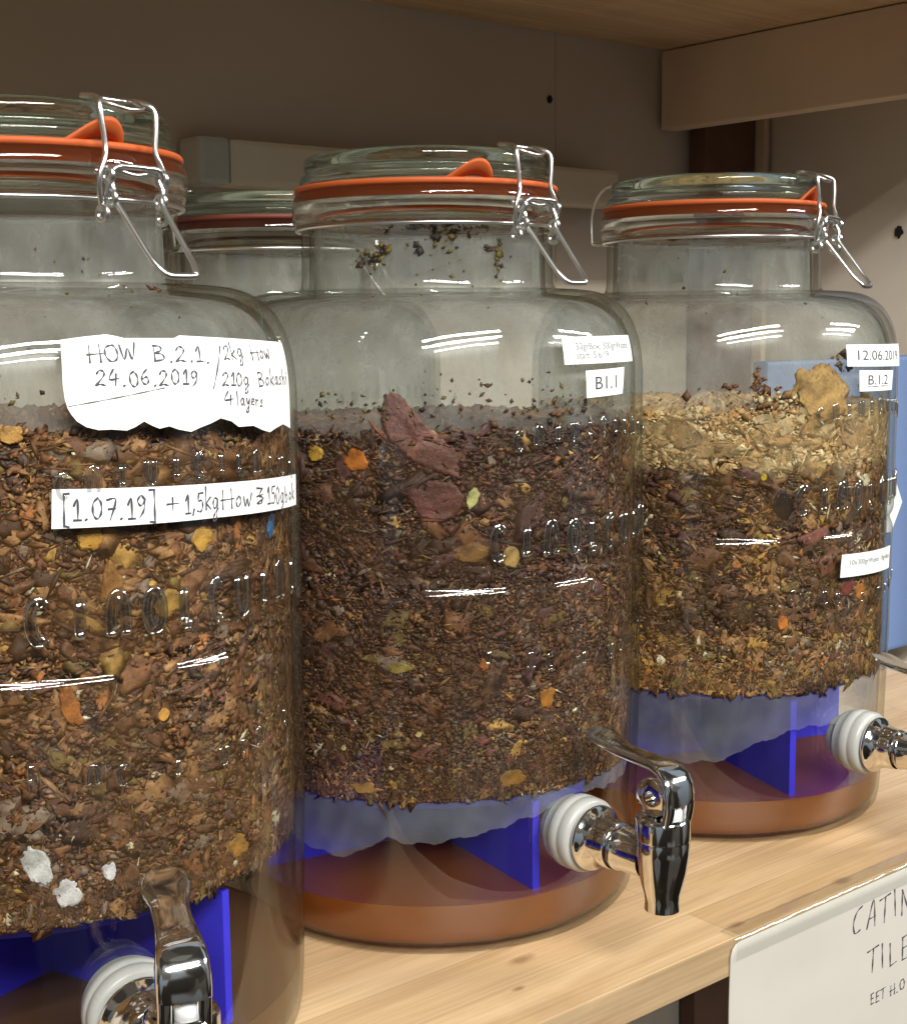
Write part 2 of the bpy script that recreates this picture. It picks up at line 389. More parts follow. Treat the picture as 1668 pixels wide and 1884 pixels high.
shelf = empty('shelving_unit', (.5, .64, 0))
tag(shelf, 'pine shelving unit with thick glued boards carrying the jars', 'shelf')
def part(mb, name, m, parent, **kw):
    o = mb.build(name, m, None, **kw)
    o.parent = parent; o.matrix_parent_inverse = Matrix.Translation(-Vector(parent.location)) if parent.rotation_euler.z == 0 else parent.matrix_basis.inverted()
    return o
part(MB().box(-.75, 1.025, YS, .888, -.0178, 0), 'shelf_board', M['shelf'], shelf, smooth=False, bevel=.0007)
part(MB().box(-.75, 1.11, .478, .888, ZT, ZT+.02), 'shelf_board', M['ceil'], shelf, smooth=False)
part(MB().box(XB, XB+.02, .478, .8885, ZB, ZT-.0008), 'apron_beam', M['beam'], shelf, smooth=False, bevel=.0012)
part(MB().box(1.0265, 1.098, .872, .8905, -.9, .5192), 'upright_post', M['post'], shelf, smooth=False, bevel=.001)
part(MB().box(1.0993, 1.1062, .862, .8885, -.9, .5192), 'edge_strip', M['beam'], shelf, smooth=False, bevel=.001)

def structure(o, n=None):
    o['kind'] = 'structure'; return o
SEAM = .8584
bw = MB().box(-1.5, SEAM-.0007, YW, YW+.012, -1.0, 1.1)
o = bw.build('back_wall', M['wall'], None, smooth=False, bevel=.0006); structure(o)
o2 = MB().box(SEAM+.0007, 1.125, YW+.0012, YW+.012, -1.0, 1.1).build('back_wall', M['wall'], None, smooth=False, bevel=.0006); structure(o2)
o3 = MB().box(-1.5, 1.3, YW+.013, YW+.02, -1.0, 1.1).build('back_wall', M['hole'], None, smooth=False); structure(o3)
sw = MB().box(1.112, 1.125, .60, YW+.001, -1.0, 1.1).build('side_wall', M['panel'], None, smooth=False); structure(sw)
def hole(x, y, z, r, axis, parent, sx=1.0):
    mb = MB(); n = 20; random.seed(int(x*1000))
    ring = []
    for i in range(n):
        a = 2*math.pi*i/n; q = r*(1+.18*random.uniform(-1, 1))
        ring.append((q*math.cos(a)*sx, q*math.sin(a)*1.25))
    if axis == 'y': v = [(x+a, y-.0012, z+b) for a, b in ring]+[(x+a, y+.004, z+b) for a, b in ring]
    else: v = [(x-.0012, y+a, z+b) for a, b in ring]+[(x+.004, y+a, z+b) for a, b in ring]
    mb.add(v, [tuple(range(n))]+[(i, (i+1) % n, n+(i+1) % n, n+i) for i in range(n)])
    q = mb.build('screw_hole', M['hole'], parent, smooth=False)
hole(.8507, YW, .4664, .0026, 'y', o)
hole(1.112, .7245, .3562, .0040, 'x', sw)

# cream cable duct along the back wall
duct = empty('cable_duct', (.70, .885, .378))
tag(duct, 'cream cable duct running along the back wall behind the jars', 'cable duct')
M['duct'] = principled('cream duct', (.60, .55, .45), .5, noise=.06, nscale=14)
M['ductcap'] = principled('grey duct cap', (.42, .43, .40), .5, noise=.06, nscale=20)
part(MB().box(.5225, .9045, .862, .8905, .3775, .4085), 'duct_body', M['duct'], duct, smooth=False, bevel=.004)
part(MB().box(.4985, .5222, .861, .8905, .3768, .4092), 'end_cap', M['ductcap'], duct, smooth=False, bevel=.004)

# light blue board standing behind the third jar
M['bluebox'] = principled('light blue plastic', (.135, .215, .42), .5, noise=.06, nscale=8)
bb = empty('plastic_board', (.93, .685, 0))
tag(bb, 'plain light blue plastic board standing upright at the right end of the shelf', 'board')
part(MB().box(.872, 1.1, .677, .692, .0008, .2505), 'board_sheet', M['bluebox'], bb, smooth=False, bevel=.003)
part(MB().add([(1.032,.6755,.150),(1.040,.6755,.152),(1.0535,.6755,.128),(1.0385,.6755,.104),(1.032,.6755,.104)]+[(1.032,.6765,.150),(1.040,.6765,.152),(1.0535,.6765,.128),(1.0385,.6765,.104),(1.032,.6765,.104)],
     [(0,1,2,3,4),(9,8,7,6,5),(0,5,6,1),(1,6,7,2),(2,7,8,3),(3,8,9,4),(4,9,5,0)]), 'paper_tag', M['notice'] if 'notice' in M else M['paper'], bb, smooth=False)

# white paper notice taped over the front edge of the shelf
M['notice'] = principled('notice paper', (.50, .475, .43), .65, noise=.03, nscale=30)
M['tape'] = thin_glass('clear tape', f0=.09, rough=.16)
nz_ = empty('paper_notice', (.6, YS, -.1))
tag(nz_, 'white handwritten paper notice taped to the front edge of the shelf', 'notice')
mb = MB(); nx, nzv = 40, 40; x0, x1, z0, z1 = .4945, .79, -.21, -.0022
v = []; f = []
def py(x, z):
    k = (z1-z)
    return YS-.0010-.0012*math.sin(x*21+z*9)*min(1, k/.03)-.004*max(0, (k-.02))**1.0*.35
for i in range(nx+1):
    for j in range(nzv+1):
        x = x0+(x1-x0)*(i/nx)**1.5; t = j/nzv
        zt_ = z1
        if x-x0 < .006:
            d = .006-(x-x0); zt_ = z1-(.006-math.sqrt(max(0, .006**2-d*d)))
        z = zt_+(z0-zt_)*t
        v.append((x, py(x, z), z))
n0 = len(v)
v += [(x, y+.0003, z) for x, y, z in v]
for i in range(nx):
    for j in range(nzv):
        a = i*(nzv+1)+j; q = (a, a+1, a+nzv+2, a+nzv+1)
        f.append(q); f.append(tuple(k+n0 for k in q[::-1]))
for j in range(nzv): f.append((j, j+n0, j+1+n0, j+1))
for i in range(nx): a = i*(nzv+1); b_ = (i+1)*(nzv+1); f.append((a, b_, b_+n0, a+n0))
mb.add(v, f); part(mb, 'paper_sheet', M['notice'], nz_)
# tape folded over the edge
mb = MB(); v = []; f = []; nt_ = 60; random.seed(4)
prof = [(-.0105, -.0019, 0), (-.0055, -.0019, 0), (-.0022, -.0018, 0), (.0006, -.0007, 0), (.0009, .0015, 0), (.0007, .0085, 0)]
for i in range(nt_+1):
    x = .497+.26*i/nt_; w1 = random.uniform(-1, 1)
    for k, (z, y, _) in enumerate(prof):
        v.append((x, YS+y+.0004*random.uniform(-1, 1)*(k > 1)-.0003, z+.0005*random.uniform(-1, 1)*(1 if 0 < k < 4 else 0)+(w1*.0007 if k in (0, 5) and False else 0)))
for i in range(nt_):
    for k in range(5):
        a = i*6+k; f.append((a, a+1, a+7, a+6))
mb.add(v, f); part(mb, 'clear_tape', M['tape'], nz_)

# ---------------------------------------------------------------- stroke handwriting
G = {
 'H': (.8, [[(.05,0),(.08,1.0)],[(.72,0),(.7,1.05)],[(-.05,.48),(.85,.52)]]),
 'O': (.85, [[(.45,1),(.12,.85),(.05,.4),(.3,.02),(.68,.1),(.8,.55),(.65,.95),(.45,1)]]),
 'W': (1.1, [[(.02,.95),(.22,.05),(.5,.75),(.72,.05),(1.0,1.05)]]),
 'B': (.65, [[(.1,0),(.1,1)],[(.08,1),(.45,.95),(.5,.7),(.15,.52)],[(.15,.52),(.55,.42),(.58,.1),(.08,0)]]),
 '.': (.3, [[(.12,.0),(.16,.03)]]),
 ',': (.3, [[(.18,.08),(.08,-.22)]]),
 '2': (.65, [[(.08,.78),(.25,1),(.5,.9),(.48,.6),(.05,.03)],[(.05,.03),(.35,.08),(.6,.0)]]),
 '1': (.45, [[(.08,.7),(.28,1),(.28,0)],[(.08,0),(.45,.0)]]),
 'i': (.3, [[(.15,.6),(.15,0)],[(.2,.85),(.22,.9)]]),
 '/': (.3, [[(.3,1.25),(-.02,-.5)]]),
 '4': (.65, [[(.32,1),(.05,.38),(.62,.42)],[(.48,.7),(.42,0)]]),
 '0': (.65, [[(.35,1),(.1,.75),(.1,.25),(.32,0),(.55,.25),(.55,.75),(.35,1)]]),
 '6': (.6, [[(.45,1),(.15,.65),(.08,.25),(.3,0),(.52,.2),(.4,.5),(.12,.35)]]),
 '9': (.6, [[(.5,.8),(.3,1),(.08,.75),(.25,.5),(.5,.7),(.52,.85),(.45,.3),(.2,-.05)]]),
 '7': (.6, [[(.05,.95),(.55,.95),(.25,0)],[(.15,.5),(.5,.52)]]),
 '5': (.55, [[(.5,1),(.12,.98)],[(.12,.98),(.1,.6),(.4,.6),(.5,.25),(.3,0),(.05,.05)]]),
 'k': (.55, [[(.1,1.2),(.08,0)],[(.5,.62),(.1,.32)],[(.1,.32),(.52,0)]]),
 'g': (.6, [[(.48,.55),(.25,.65),(.08,.35),(.25,.08),(.48,.35),(.5,.6),(.46,-.3),(.3,-.6),(.1,-.5),(.25,-.2),(.55,.05)]]),
 'o': (.5, [[(.25,.6),(.06,.35),(.2,.02),(.42,.25),(.36,.55),(.25,.6)]]),
 'w': (.75, [[(.04,.6),(.18,.05),(.35,.5),(.5,.05),(.7,.75)]]),
 'a': (.5, [[(.42,.5),(.2,.6),(.06,.25),(.22,.02),(.42,.45),(.42,.1),(.5,.0)]]),
 's': (.4, [[(.34,.58),(.12,.5),(.3,.25),(.24,.02),(.05,.05)]]),
 'h': (.5, [[(.08,1.1),(.08,0)],[(.08,.35),(.28,.6),(.38,.4),(.4,0)]]),
 'l': (.25, [[(.12,1.1),(.1,0)]]),
 'y': (.5, [[(.06,.6),(.2,.15),(.42,.6)],[(.42,.6),(.35,-.2),(.2,-.6),(.05,-.4),(.3,-.1)]]),
 'e': (.45, [[(.08,.3),(.36,.38),(.28,.6),(.1,.45),(.1,.12),(.38,.08)]]),
 'r': (.4, [[(.08,.6),(.1,0)],[(.1,.4),(.22,.58),(.36,.52)]]),
 't': (.4, [[(.2,.95),(.18,.05),(.34,.02)],[(.02,.6),(.38,.62)]]),
 'b': (.5, [[(.1,1.1),(.08,0),(.3,0),(.42,.25),(.3,.5),(.1,.4)]]),
 '[': (.4, [[(.38,1.3),(.12,1.28)],[(.12,1.28),(.04,-.25)],[(.04,-.25),(.28,-.3)]]),
 ']': (.4, [[(.05,1.35),(.34,1.35)],[(.34,1.35),(.3,-.25)],[(.3,-.25),(.02,-.22)]]),
 '+': (.7, [[(.32,.75),(.32,.1)],[(.02,.42),(.62,.45)]]),
 '&': (.7, [[(.1,.95),(.55,.9)],[(.55,.9),(.25,.5),(.55,.35),(.4,.0),(.1,.05)],[(.1,.45),(.6,.55)],[(.2,.1),(.62,.3)]]),
 'C': (.7, [[(.6,1),(.25,.85),(.05,.45),(.2,.03),(.55,.08)]]),
 'A': (.7, [[(.05,0),(.4,1.05),(.62,0)],[(.15,.35),(.6,.38)]]),
 'T': (.75, [[(0,.95),(.75,1.05)],[(.4,1.0),(.42,0)]]),
 'I': (.3, [[(.12,1.05),(.15,0)]]),
 'N': (.75, [[(.08,0),(.08,1)],[(.08,1),(.6,.05)],[(.6,.05),(.62,1.1)]]),
 'L': (.6, [[(.1,1),(.1,0)],[(.1,0),(.55,.08)]]),
 'E': (.6, [[(.1,1),(.1,0)],[(.1,1),(.5,1.05)],[(.1,.52),(.45,.55)],[(.1,0),(.55,.03)]]),
 'G': (.75, [[(.62,.95),(.25,.9),(.05,.45),(.25,.02),(.6,.1),(.62,.42),(.4,.42)]]),
 ' ': (.45, []),
}
def glyph_strokes(text, rng, gap=.16):
    """strokes in units of the cap height; returns strokes, width"""
    x = 0; out = []
    for ch in text:
        wd, st = G[ch]
        dx, dy, sk = rng.uniform(-.05, .05), rng.uniform(-.08, .08), rng.uniform(-.07, .09)
        for s in st:
            P = [(x+dx+px+sk*py_, dy+py_) for px, py_ in s]
            if len(P) > 2: P = [(q.x, q.y) for q in spline([(a, b, 0) for a, b in P], 6)]
            out.append(P)
        x += wd+gap
    return out, x-gap
def ribbon(mb, strokes, half, place):
    """place(u, v) -> 3d point ; strokes in metric (u, v)"""
    for s in strokes:
        P = []
        for i in range(len(s)-1):
            a, b = Vector(s[i]), Vector(s[i+1]); n = max(1, int((b-a).length/.0012))
            for k in range(n): P.append(a.lerp(b, k/n))
        P.append(Vector(s[-1])); n = len(P); v = []; f = []
        for i in range(n):
            t = (P[min(i+1, n-1)]-P[max(i-1, 0)])
            t = t.normalized() if t.length > 1e-9 else Vector((1, 0))
            q = Vector((-t.y, t.x))*half*(.8+.35*math.sin(i*.9+len(s)))
            e = t*half*(1 if i == n-1 else (-1 if i == 0 else 0))
            for sg in (1, -1):
                c = P[i]+q*sg+e; v.append(place(c.x, c.y))
        for i in range(n-1): f.append((2*i, 2*i+1, 2*i+3, 2*i+2))
        mb.add(v, f)
# writing on the notice
sheet = [c for c in nz_.children if c.name.startswith('paper_sheet')][0]
rng = random.Random(5); mb = MB()
for text, xl, zb, h, pit, half, slope in (('CATING', .5895, -.0262, .0135, .0118, .00042, .0), ('TILE', .6035, -.0515, .0125, .0118, .00042, .0), ('EET H.O', .6075, -.0688, .0055, .0050, .00032, .0)):
    st, wd = glyph_strokes(text, rng, .28)
    st = [[(xl+px*pit, zb+py_*h+slope*px) for px, py_ in s] for s in st]
    ribbon(mb, st, half, lambda u, v_: (u, py(u, v_)-.0003, v_))
o = part(mb, 'handwriting', M['ink_pen'], nz_, smooth=False); mw_ = o.matrix_parent_inverse.copy(); o.parent = sheet; o.matrix_parent_inverse = Matrix.Identity(4)
o.matrix_parent_inverse = Matrix.Identity(4)

# ---------------------------------------------------------------- the jar
ZP = [.0, .0012, .004, .008, .02, .046, .103, .150, .156, .185, .22, .25]
RP = [.0955, .0985, .1005, .1013, .1022, .1029, .1045, .1046, .1048, .1053, .1053, .1052]
SH = [(.250+.0480*math.sin(t)**.75, .0640+.0412*math.cos(t)**.62) for t in [k*math.pi/2/40 for k in range(1, 41)]]
NECK = [(.2984, .0632), (.2990, .0625), (.3000, .0619), (.3030, .0614), (.3150, .0612), (.3300, .0611)]
PZ = np.array(ZP+[a for a, b in SH]+[a for a, b in NECK]); PR = np.array(RP+[b for a, b in SH]+[b for a, b in NECK])
def Rout(z):
    r = float(np.interp(z, PZ, PR))
    return r-.0021*math.exp(-((z-.1695)/.0034)**2)
def jpt(az, z, off=0.0):
    a = rad(az); r = Rout(z)+off
    return Vector((r*math.cos(a), r*math.sin(a), z))

def outer_profile():
    zs = list(ZP[:-1])+list(np.arange(.158, .184, .0009))+[.2, .235]
    zs = sorted(set(zs))+[.25]
    pr = [(Rout(z), z) for z in zs]+[(b, a) for a, b in SH]+[(b, a) for a, b in NECK]
    return [(0, .0)]+pr
def inner_profile():
    T = .0038
    pts = [(0, .0032), (.090, .0030), (.0968, .0040), (.0992, .0075), (.1000, .011)]
    pts += [(Rout(z)-(.0015 if z < .03 else T), z) for z in (.02, .028, .046, .103, .15, .2, .25)]
    pts += [(b-T*.9, a-T*.75) for a, b in SH[4:-2:2]]
    pts += [(.0585, .2965), (.0577, .300), (.0574, .315), (.0572, .330)]
    return pts

def build_label(name, top, bot, parent, off0=.0003, off1=.00058, rows=14):
    """paper stuck on the glass: top / bot are (az, z) lines from left to right"""
    A = np.array(top); B = np.array(bot); n = 46
    cols = []
    us = sorted(set([float(x) for x in np.linspace(0, 1, n)]+[float((b[0]-B[0][0])/(B[-1][0]-B[0][0])) for b in B[1:-1] if B[0][0] < b[0] < B[-1][0]]))
    def ev(P, u):
        az = P[0][0]+(P[-1][0]-P[0][0])*u
        k = np.argsort(P[:, 0]); return az, float(np.interp(az, P[k, 0], P[k, 1]))
    mb = MB(); v = []; f = []
    for u in us:
        at_, zt_ = ev(A, u); ab, zb_ = ev(B, u)
        cols.append([(at_+(ab-at_)*j/rows, zt_+(zb_-zt_)*j/rows) for j in range(rows+1)])
    m = rows+1
    for off in (off1, off0):
        for c in cols:
            for az, z in c: v.append(jpt(az, z, off))
    n0 = len(cols)*m
    for i in range(len(cols)-1):
        for j in range(rows):
            a = i*m+j; q = (a, a+1, a+m+1, a+m); f.append(q[::-1]); f.append(tuple(k+n0 for k in q))
        a = i*m; f.append((a, a+m, a+m+n0, a+n0)); a = i*m+rows; f.append((a, a+n0, a+m+n0, a+m))
    for j in range(rows):
        a = j; f.append((a, a+n0, a+1+n0, a+1)); a = (len(cols)-1)*m+j; f.append((a, a+1, a+1+n0, a+n0))
    mb.add(v, f)
    return mb.build(name, M['paper'], parent, smooth=False)
def hand(mb, text, al, zl, ar, zr, h, rng, half=.00034, gap=.16, hx=None):
    st, wd = glyph_strokes(text, rng, gap)
    R0 = .1055
    ul = rad(al)*R0; ur = rad(ar)*R0
    st = [[(ul+(ur-ul)*px/wd, zl+(zr-zl)*px/wd+py_*h) for px, py_ in s] for s in st]
    ribbon(mb, st, half, lambda u, v_: jpt(math.degrees(u/R0), v_, .00072))
def printed(mb, text, al, zl, ar, zr, h, off=.0007):
    cu = bpy.data.curves.new('t', 'FONT'); cu.body = text; cu.size = 1.0; cu.resolution_u = 3
    to = bpy.data.objects.new('t', cu); COL.objects.link(to)
    bpy.context.view_layer.update()
    me = to.evaluated_get(bpy.context.evaluated_depsgraph_get()).to_mesh()
    V = [(p.co.x, p.co.y) for p in me.vertices]; Fc = [tuple(p.vertices) for p in me.polygons]
    to.to_mesh_clear() if hasattr(to, 'to_mesh_clear') else None
    bpy.data.objects.remove(to); bpy.data.curves.remove(cu)
    x0 = min(p[0] for p in V); x1 = max(p[0] for p in V); cap = .70
    out = []
    for x, y in V:
        u = (x-x0)/(x1-x0); out.append(jpt(al+(ar-al)*u, zl+(zr-zl)*u+y/cap*h, off))
    mb.add(out, Fc)

def circ(cx, cy, a, b, t0=0, t1=360, n=12, rot=0):
    out = []
    for k in range(n+1):
        t = rad(t0+(t1-t0)*k/n); x, y = a*math.cos(t), b*math.sin(t)
        out.append((cx+x*math.cos(rot)-y*math.sin(rot), cy+x*math.sin(rot)+y*math.cos(rot)))
    return out
def emboss_mesh():
    """worn raised glass lettering: no readable word, only loops, stems and arches as in the photo"""
    rng = random.Random(11); R0 = .1055
    shapes = {
      'o': lambda w, h: [circ(w/2, h/2, w*.45, h*.5)],
      'i': lambda w, h: [[(w*.5, 0), (w*.52, h)]],
      'n': lambda w, h: [[(w*.08, 0), (w*.1, h*.6), (w*.3, h), (w*.7, h), (w*.9, h*.6), (w*.92, 0)]],
      'c': lambda w, h: [circ(w/2, h/2, w*.45, h*.5, 50, 310)],
      'l': lambda w, h: [[(w*.25, h), (w*.22, h*.05)], [(w*.22, 0), (w*.75, 0)]],
      'u': lambda w, h: [[(w*.08, h), (w*.1, h*.35), (w*.35, 0), (w*.65, 0), (w*.9, h*.35), (w*.92, h)]],
    }
    def put(seq, a0, a1, zf, h, wmm, r):
        mb = MB(); n = len(seq)
        for i, ch in enumerate(seq):
            az = a0+(a1-a0)*(i+.5)/n
            if ch == ' ': continue
            for s in shapes[ch](wmm, h):
                pts = []
                for x, y in s:
                    aa = az+math.degrees((x-wmm/2)/R0)
                    pts.append(jpt(aa, zf(az)+y, .0001))
                cyc = len(pts) > 4 and (pts[0]-pts[-1]).length < 1e-5
                if cyc: pts = pts[:-1]
                def fl(P):
                    d = Vector((P.x, P.y, 0)).normalized(); return d, .42
                mb.tube(pts, r, 10, cyc, 3, fl)
        return mb
    return [put('cinolcuini', -116, -46, lambda a: .1812, .0135, .0062, .0021),
            put('cniuicilniui', -110, -46, lambda a: .2320-.0095*((a+82)/39)**2, .0074, .0036, .0014),
            put('i nc i uin l', -118, -52, lambda a: .1285+.0085*((a+82)/39)**2, .0060, .0036, .0011)]

def wire_pts(pts, c):
    a = rad(c); er = Vector((math.cos(a), math.sin(a), 0)); et = Vector((-math.sin(a), math.cos(a), 0))
    return [er*r+et*t+Vector((0, 0, z)) for t, r, z in pts]
def build_wires(jar, az):
    W = .00105
    up_ = [(-.0128,.0672,.3225),(-.0146,.0682,.3290),(-.0147,.0690,.3350),(-.0125,.0688,.3400),(-.0112,.0680,.3440),(-.0120,.0678,.3520),(-.0124,.0672,.3578),(-.0112,.0655,.3605),(-.0095,.0600,.3622),(-.0090,.0545,.3628)]
    mir = [(-t, r, z) for t, r, z in up_[::-1]]
    mb = MB().tube(wire_pts(up_+mir, az), W, 8, False, 5)
    mb.tube(wire_pts([(-.0085,.0600,.3622),(-.0070,.0668,.3590),(0,.0684,.3578),(.0070,.0668,.3590),(.0085,.0600,.3622)], az), W*.9, 8, False, 5)
    for s in (-1, 1):
        ring = [(s*.0135, .0680+.0026*math.cos(k*math.pi/4), .3215+.0026*math.sin(k*math.pi/4)) for k in range(8)]
        mb.tube(wire_pts(ring, az), W, 8, True, 3)
    bail = mb.build('wire_bail', M['wire'], jar)
    hd = [(-.0108,.0695,.3345),(-.0112,.0712,.3300),(-.0106,.0712,.3262),(-.0102,.0745,.3215),(-.0098,.0800,.3145),(-.0094,.0855,.3075),(-.0088,.0885,.3040),(-.0072,.0912,.3008),(-.0050,.0916,.2998)]
    mb = MB().tube(wire_pts(hd+[(-t, r, z) for t, r, z in hd[::-1]], az), lambda t: W*(1.0+.28*max(0, 1-abs(t-.5)*5.0)), 8, False, 5)
    sad = [(-.0125,.0690,.3268),(-.0118,.0706,.3335),(-.0095,.0716,.3372),(-.004,.0712,.3378),(.004,.0712,.3378),(.0095,.0716,.3372),(.0118,.0706,.3335),(.0125,.0690,.3268)]
    mb.tube(wire_pts(sad, az), W, 8, False, 5)
    mb.tube(wire_pts([(-.0155,.0668,.3358),(-.009,.0690,.3366),(0,.0696,.3352),(.009,.0690,.3366),(.0155,.0668,.3358)], az), W, 8, False, 5)
    for s in (-1, 1):
        for dz in (.3268, .3345):
            ring = [(s*.0112+.0009*s*(dz > .33), .0700+.0024*math.cos(k*math.pi/4), dz+.0024*math.sin(k*math.pi/4)) for k in range(8)]
            mb.tube(wire_pts(ring, az), W, 8, True, 3)
    mb.build('clasp_lever', M['wire'], jar)
    ring = [Vector((.0632*math.cos(2*math.pi*k/48), .0632*math.sin(2*math.pi*k/48), .3272)) for k in range(48)]
    MB().tube(ring, W*.9, 8, True, 2).build('neck_wire', M['wire'], jar)
    h = [(-.011,.0640,.3275),(-.0115,.0728,.3285),(-.0112,.0742,.3330),(-.0105,.0745,.3440),(-.0105,.0715,.3550),(-.0095,.0660,.3610),(-.008,.0600,.3620)]
    MB().tube(wire_pts(h+[(-t, r, z) for t, r, z in h[::-1]], az+180), W, 8, False, 5).build('hinge_wire', M['wire'], jar)

def tab_mesh(a0, a1, hgt=.0085):
    mb = MB(); n = 26; v = []; f = []
    sec = [(0, 0), (.0035, .0002), (.0062, .0009), (.0064, .0024), (.0045, .0030), (0, .0026)]
    for i in range(n+1):
        u = i/n; az = rad(a0+(a1-a0)*u)
        k = max(0.0, math.sin(math.pi*u**1.55))**.62
        k = max(.02, k)
        for dr, dz in sec:
            r = .0605+dr*(.35+.65*k)*1.05; z = .3442+dz*.9+hgt*k*(dr/.0064)**1.3*.55+hgt*k*.45
            v.append((r*math.cos(az), r*math.sin(az), z))
    m = len(sec)
    for i in range(n):
        for k in range(m):
            k2 = (k+1) % m; f.append((i*m+k, i*m+k2, (i+1)*m+k2, (i+1)*m+k))
    f.append(tuple(range(m))); f.append(tuple(n*m+k for k in range(m))[::-1])
    return mb.add(v, f)

def build_tap(jar, az, swivel=0.0):
    """chrome dispenser tap sticking straight out of the glass; local frame d (out), s (sideways), z"""
    a = rad(az); er = Vector((math.cos(a), math.sin(a), 0)); et = Vector((-math.sin(a), math.cos(a), 0)); ez = Vector((0, 0, 1))
    ZC = .0515; R0 = Rout(ZC)
    # lathe z axis -> er
    MD = Matrix(((et.x, ez.x, er.x, 0), (et.y, ez.y, er.y, 0), (et.z, ez.z, er.z, ZC), (0, 0, 0, 1)))
    def P(d, s, z): return er*d+et*s+ez*z
    MV = Matrix.Translation(P(.1575, 0, 0))
    mb = MB()
    mb.lathe([(.0085, .1165), (.0098, .1300), (.0098, .1325), (.0101, .1332), (.0101, .1340), (.0095, .1347), (.0091, .1500)], 40, MD)
    mb.lathe([(0, .0722), (.0080, .0724), (.0102, .0730), (.0114, .0723), (.0119, .0710), (.0119, .0632), (.0115, .0628), (.0115, .0622), (.0117, .0616), (.0115, .0560), (.0106, .0490), (.0091, .0425), (.0078, .0380), (.0074, .0350), (.0076, .0310), (.0066, .0308), (.0062, .0330), (.0060, .038), (0, .040)], 44, MV)
    tap = mb.build('tap', M['chrome'], jar, autosm=.7)
    MB().lathe([(.0080, R0-.0050), (.0150, R0-.0050), (.0155, R0-.0040), (.0155, R0-.0005), (.0164, R0+.0003), (.0171, R0+.0012), (.0172, R0+.0050), (.0168, R0+.0056), (.0168, R0+.0062), (.0171, R0+.0068), (.0170, R0+.0100), (.0164, R0+.0112), (.0156, R0+.0118), (.0140, R0+.0120), (.0080, R0+.0118)], 48, MD).build('gasket', M['silicone'], tap)
    MB().lathe([(.0086, .1162), (.0145, .1162), (.0150, .1168), (.0150, .1178), (.0146, .1184), (.0138, .1192), (.0124, .1212), (.0115, .1235), (.0111, .1262), (.0109, .1300), (.0104, .1312), (.0090, .1313)], 48, MD).build('collar', M['chrome'], tap, autosm=.7)
    MB().lathe([(.0050, R0-.0118), (.0098, R0-.0118), (.0112, R0-.0110), (.0116, R0-.0078), (.0112, R0-.0062), (.0050, R0-.0062)], 32, MD, closed=True).build('lock_nut', M['silicone'], tap)
    # lever: two prongs and a curved, spoon-ended plate
    st = [(.1712,.0800,.0200,.0040),(.1712,.0835,.0202,.0040),(.1700,.0878,.0200,.0040),(.1672,.0912,.0194,.0040),(.1625,.0937,.0184,.0038),(.1560,.0950,.0170,.0036),(.1480,.0954,.0155,.0034),(.1400,.0957,.0146,.0032),(.1330,.0964,.0150,.0030),(.1280,.0976,.0178,.0028),(.1235,.0990,.0202,.0026),(.1190,.1004,.0200,.0024),(.1160,.1012,.0165,.0020),(.1145,.1017,.0105,.0016),(.1138,.1019,.0040,.0010)]
    mb = MB()
    st = [(.1575+(d-.1575)*(.68 if d > .1575 else 1.0), z, wd*.85, th*1.15) for d, z, wd, th in st]
    def sweep(st, s0=0.0):
        v = []; f = []; m = 14; n = len(st)
        for i, (d, z, wd, th) in enumerate(st):
            d0, z0 = st[max(0, i-1)][:2]; d1, z1 = st[min(n-1, i+1)][:2]
            t = Vector((d1-d0, z1-z0)).normalized(); nn = Vector((-t.y, t.x))
            for k in range(m):
                q = 2*math.pi*k/m; c, s_ = math.cos(q), math.sin(q)
                sx = math.copysign(abs(c)**.7, c)*wd/2; ny = math.copysign(abs(s_)**.7, s_)*th/2
                if n-8 < i and n > 6 and ny < 0: ny += .0009*max(0, 1-(2.3*sx/wd)**2)*min(1, (i-n+8)/3.0)
                dd, s1 = d+nn.x*ny-.1575, s0+sx; cs, sn = math.cos(swivel), math.sin(swivel)
                v.append(P(.1575+dd*cs+s1*sn, -dd*sn+s1*cs, z+nn.y*ny))
        for i in range(n-1):
            for k in range(m):
                k2 = (k+1) % m; f.append((i*m+k, i*m+k2, (i+1)*m+k2, (i+1)*m+k))
        f.append(tuple(range(m))); f.append(tuple((n-1)*m+k for k in range(m))[::-1])
        mb.add(v, f)
    sweep(st)
    for s0 in (-.0060, .0060):
        sweep([(.1653,.0715,.0046,.0036),(.1660,.0745,.0046,.0036),(.1666,.0775,.0046,.0036),(.1668,.0806,.0046,.0036)], s0)
    # eye block with a pivot hole
    ME = Matrix(((er.x, ez.x, et.x, P(.1545, 0, .0808).x), (er.y, ez.y, et.y, P(.1545, 0, .0808).y), (er.z, ez.z, et.z, .0808), (0, 0, 0, 1)))
    mb.lathe([(.0030, -.0050), (.0078, -.0050), (.0085, -.0043), (.0085, .0043), (.0078, .0050), (.0030, .0050)], 32, ME, closed=True)
    mb.build('lever', M['chrome'], tap, autosm=.9)
    MB().lathe([(0, .0835), (.0029, .0833), (.0035, .0826), (.0035, .0775), (.0041, .0765), (.0041, .0726), (0, .0726)], 24, Matrix.Translation(P(.1630, 0, 0))).build('valve_stem', M['plug'], tap)
    return tap

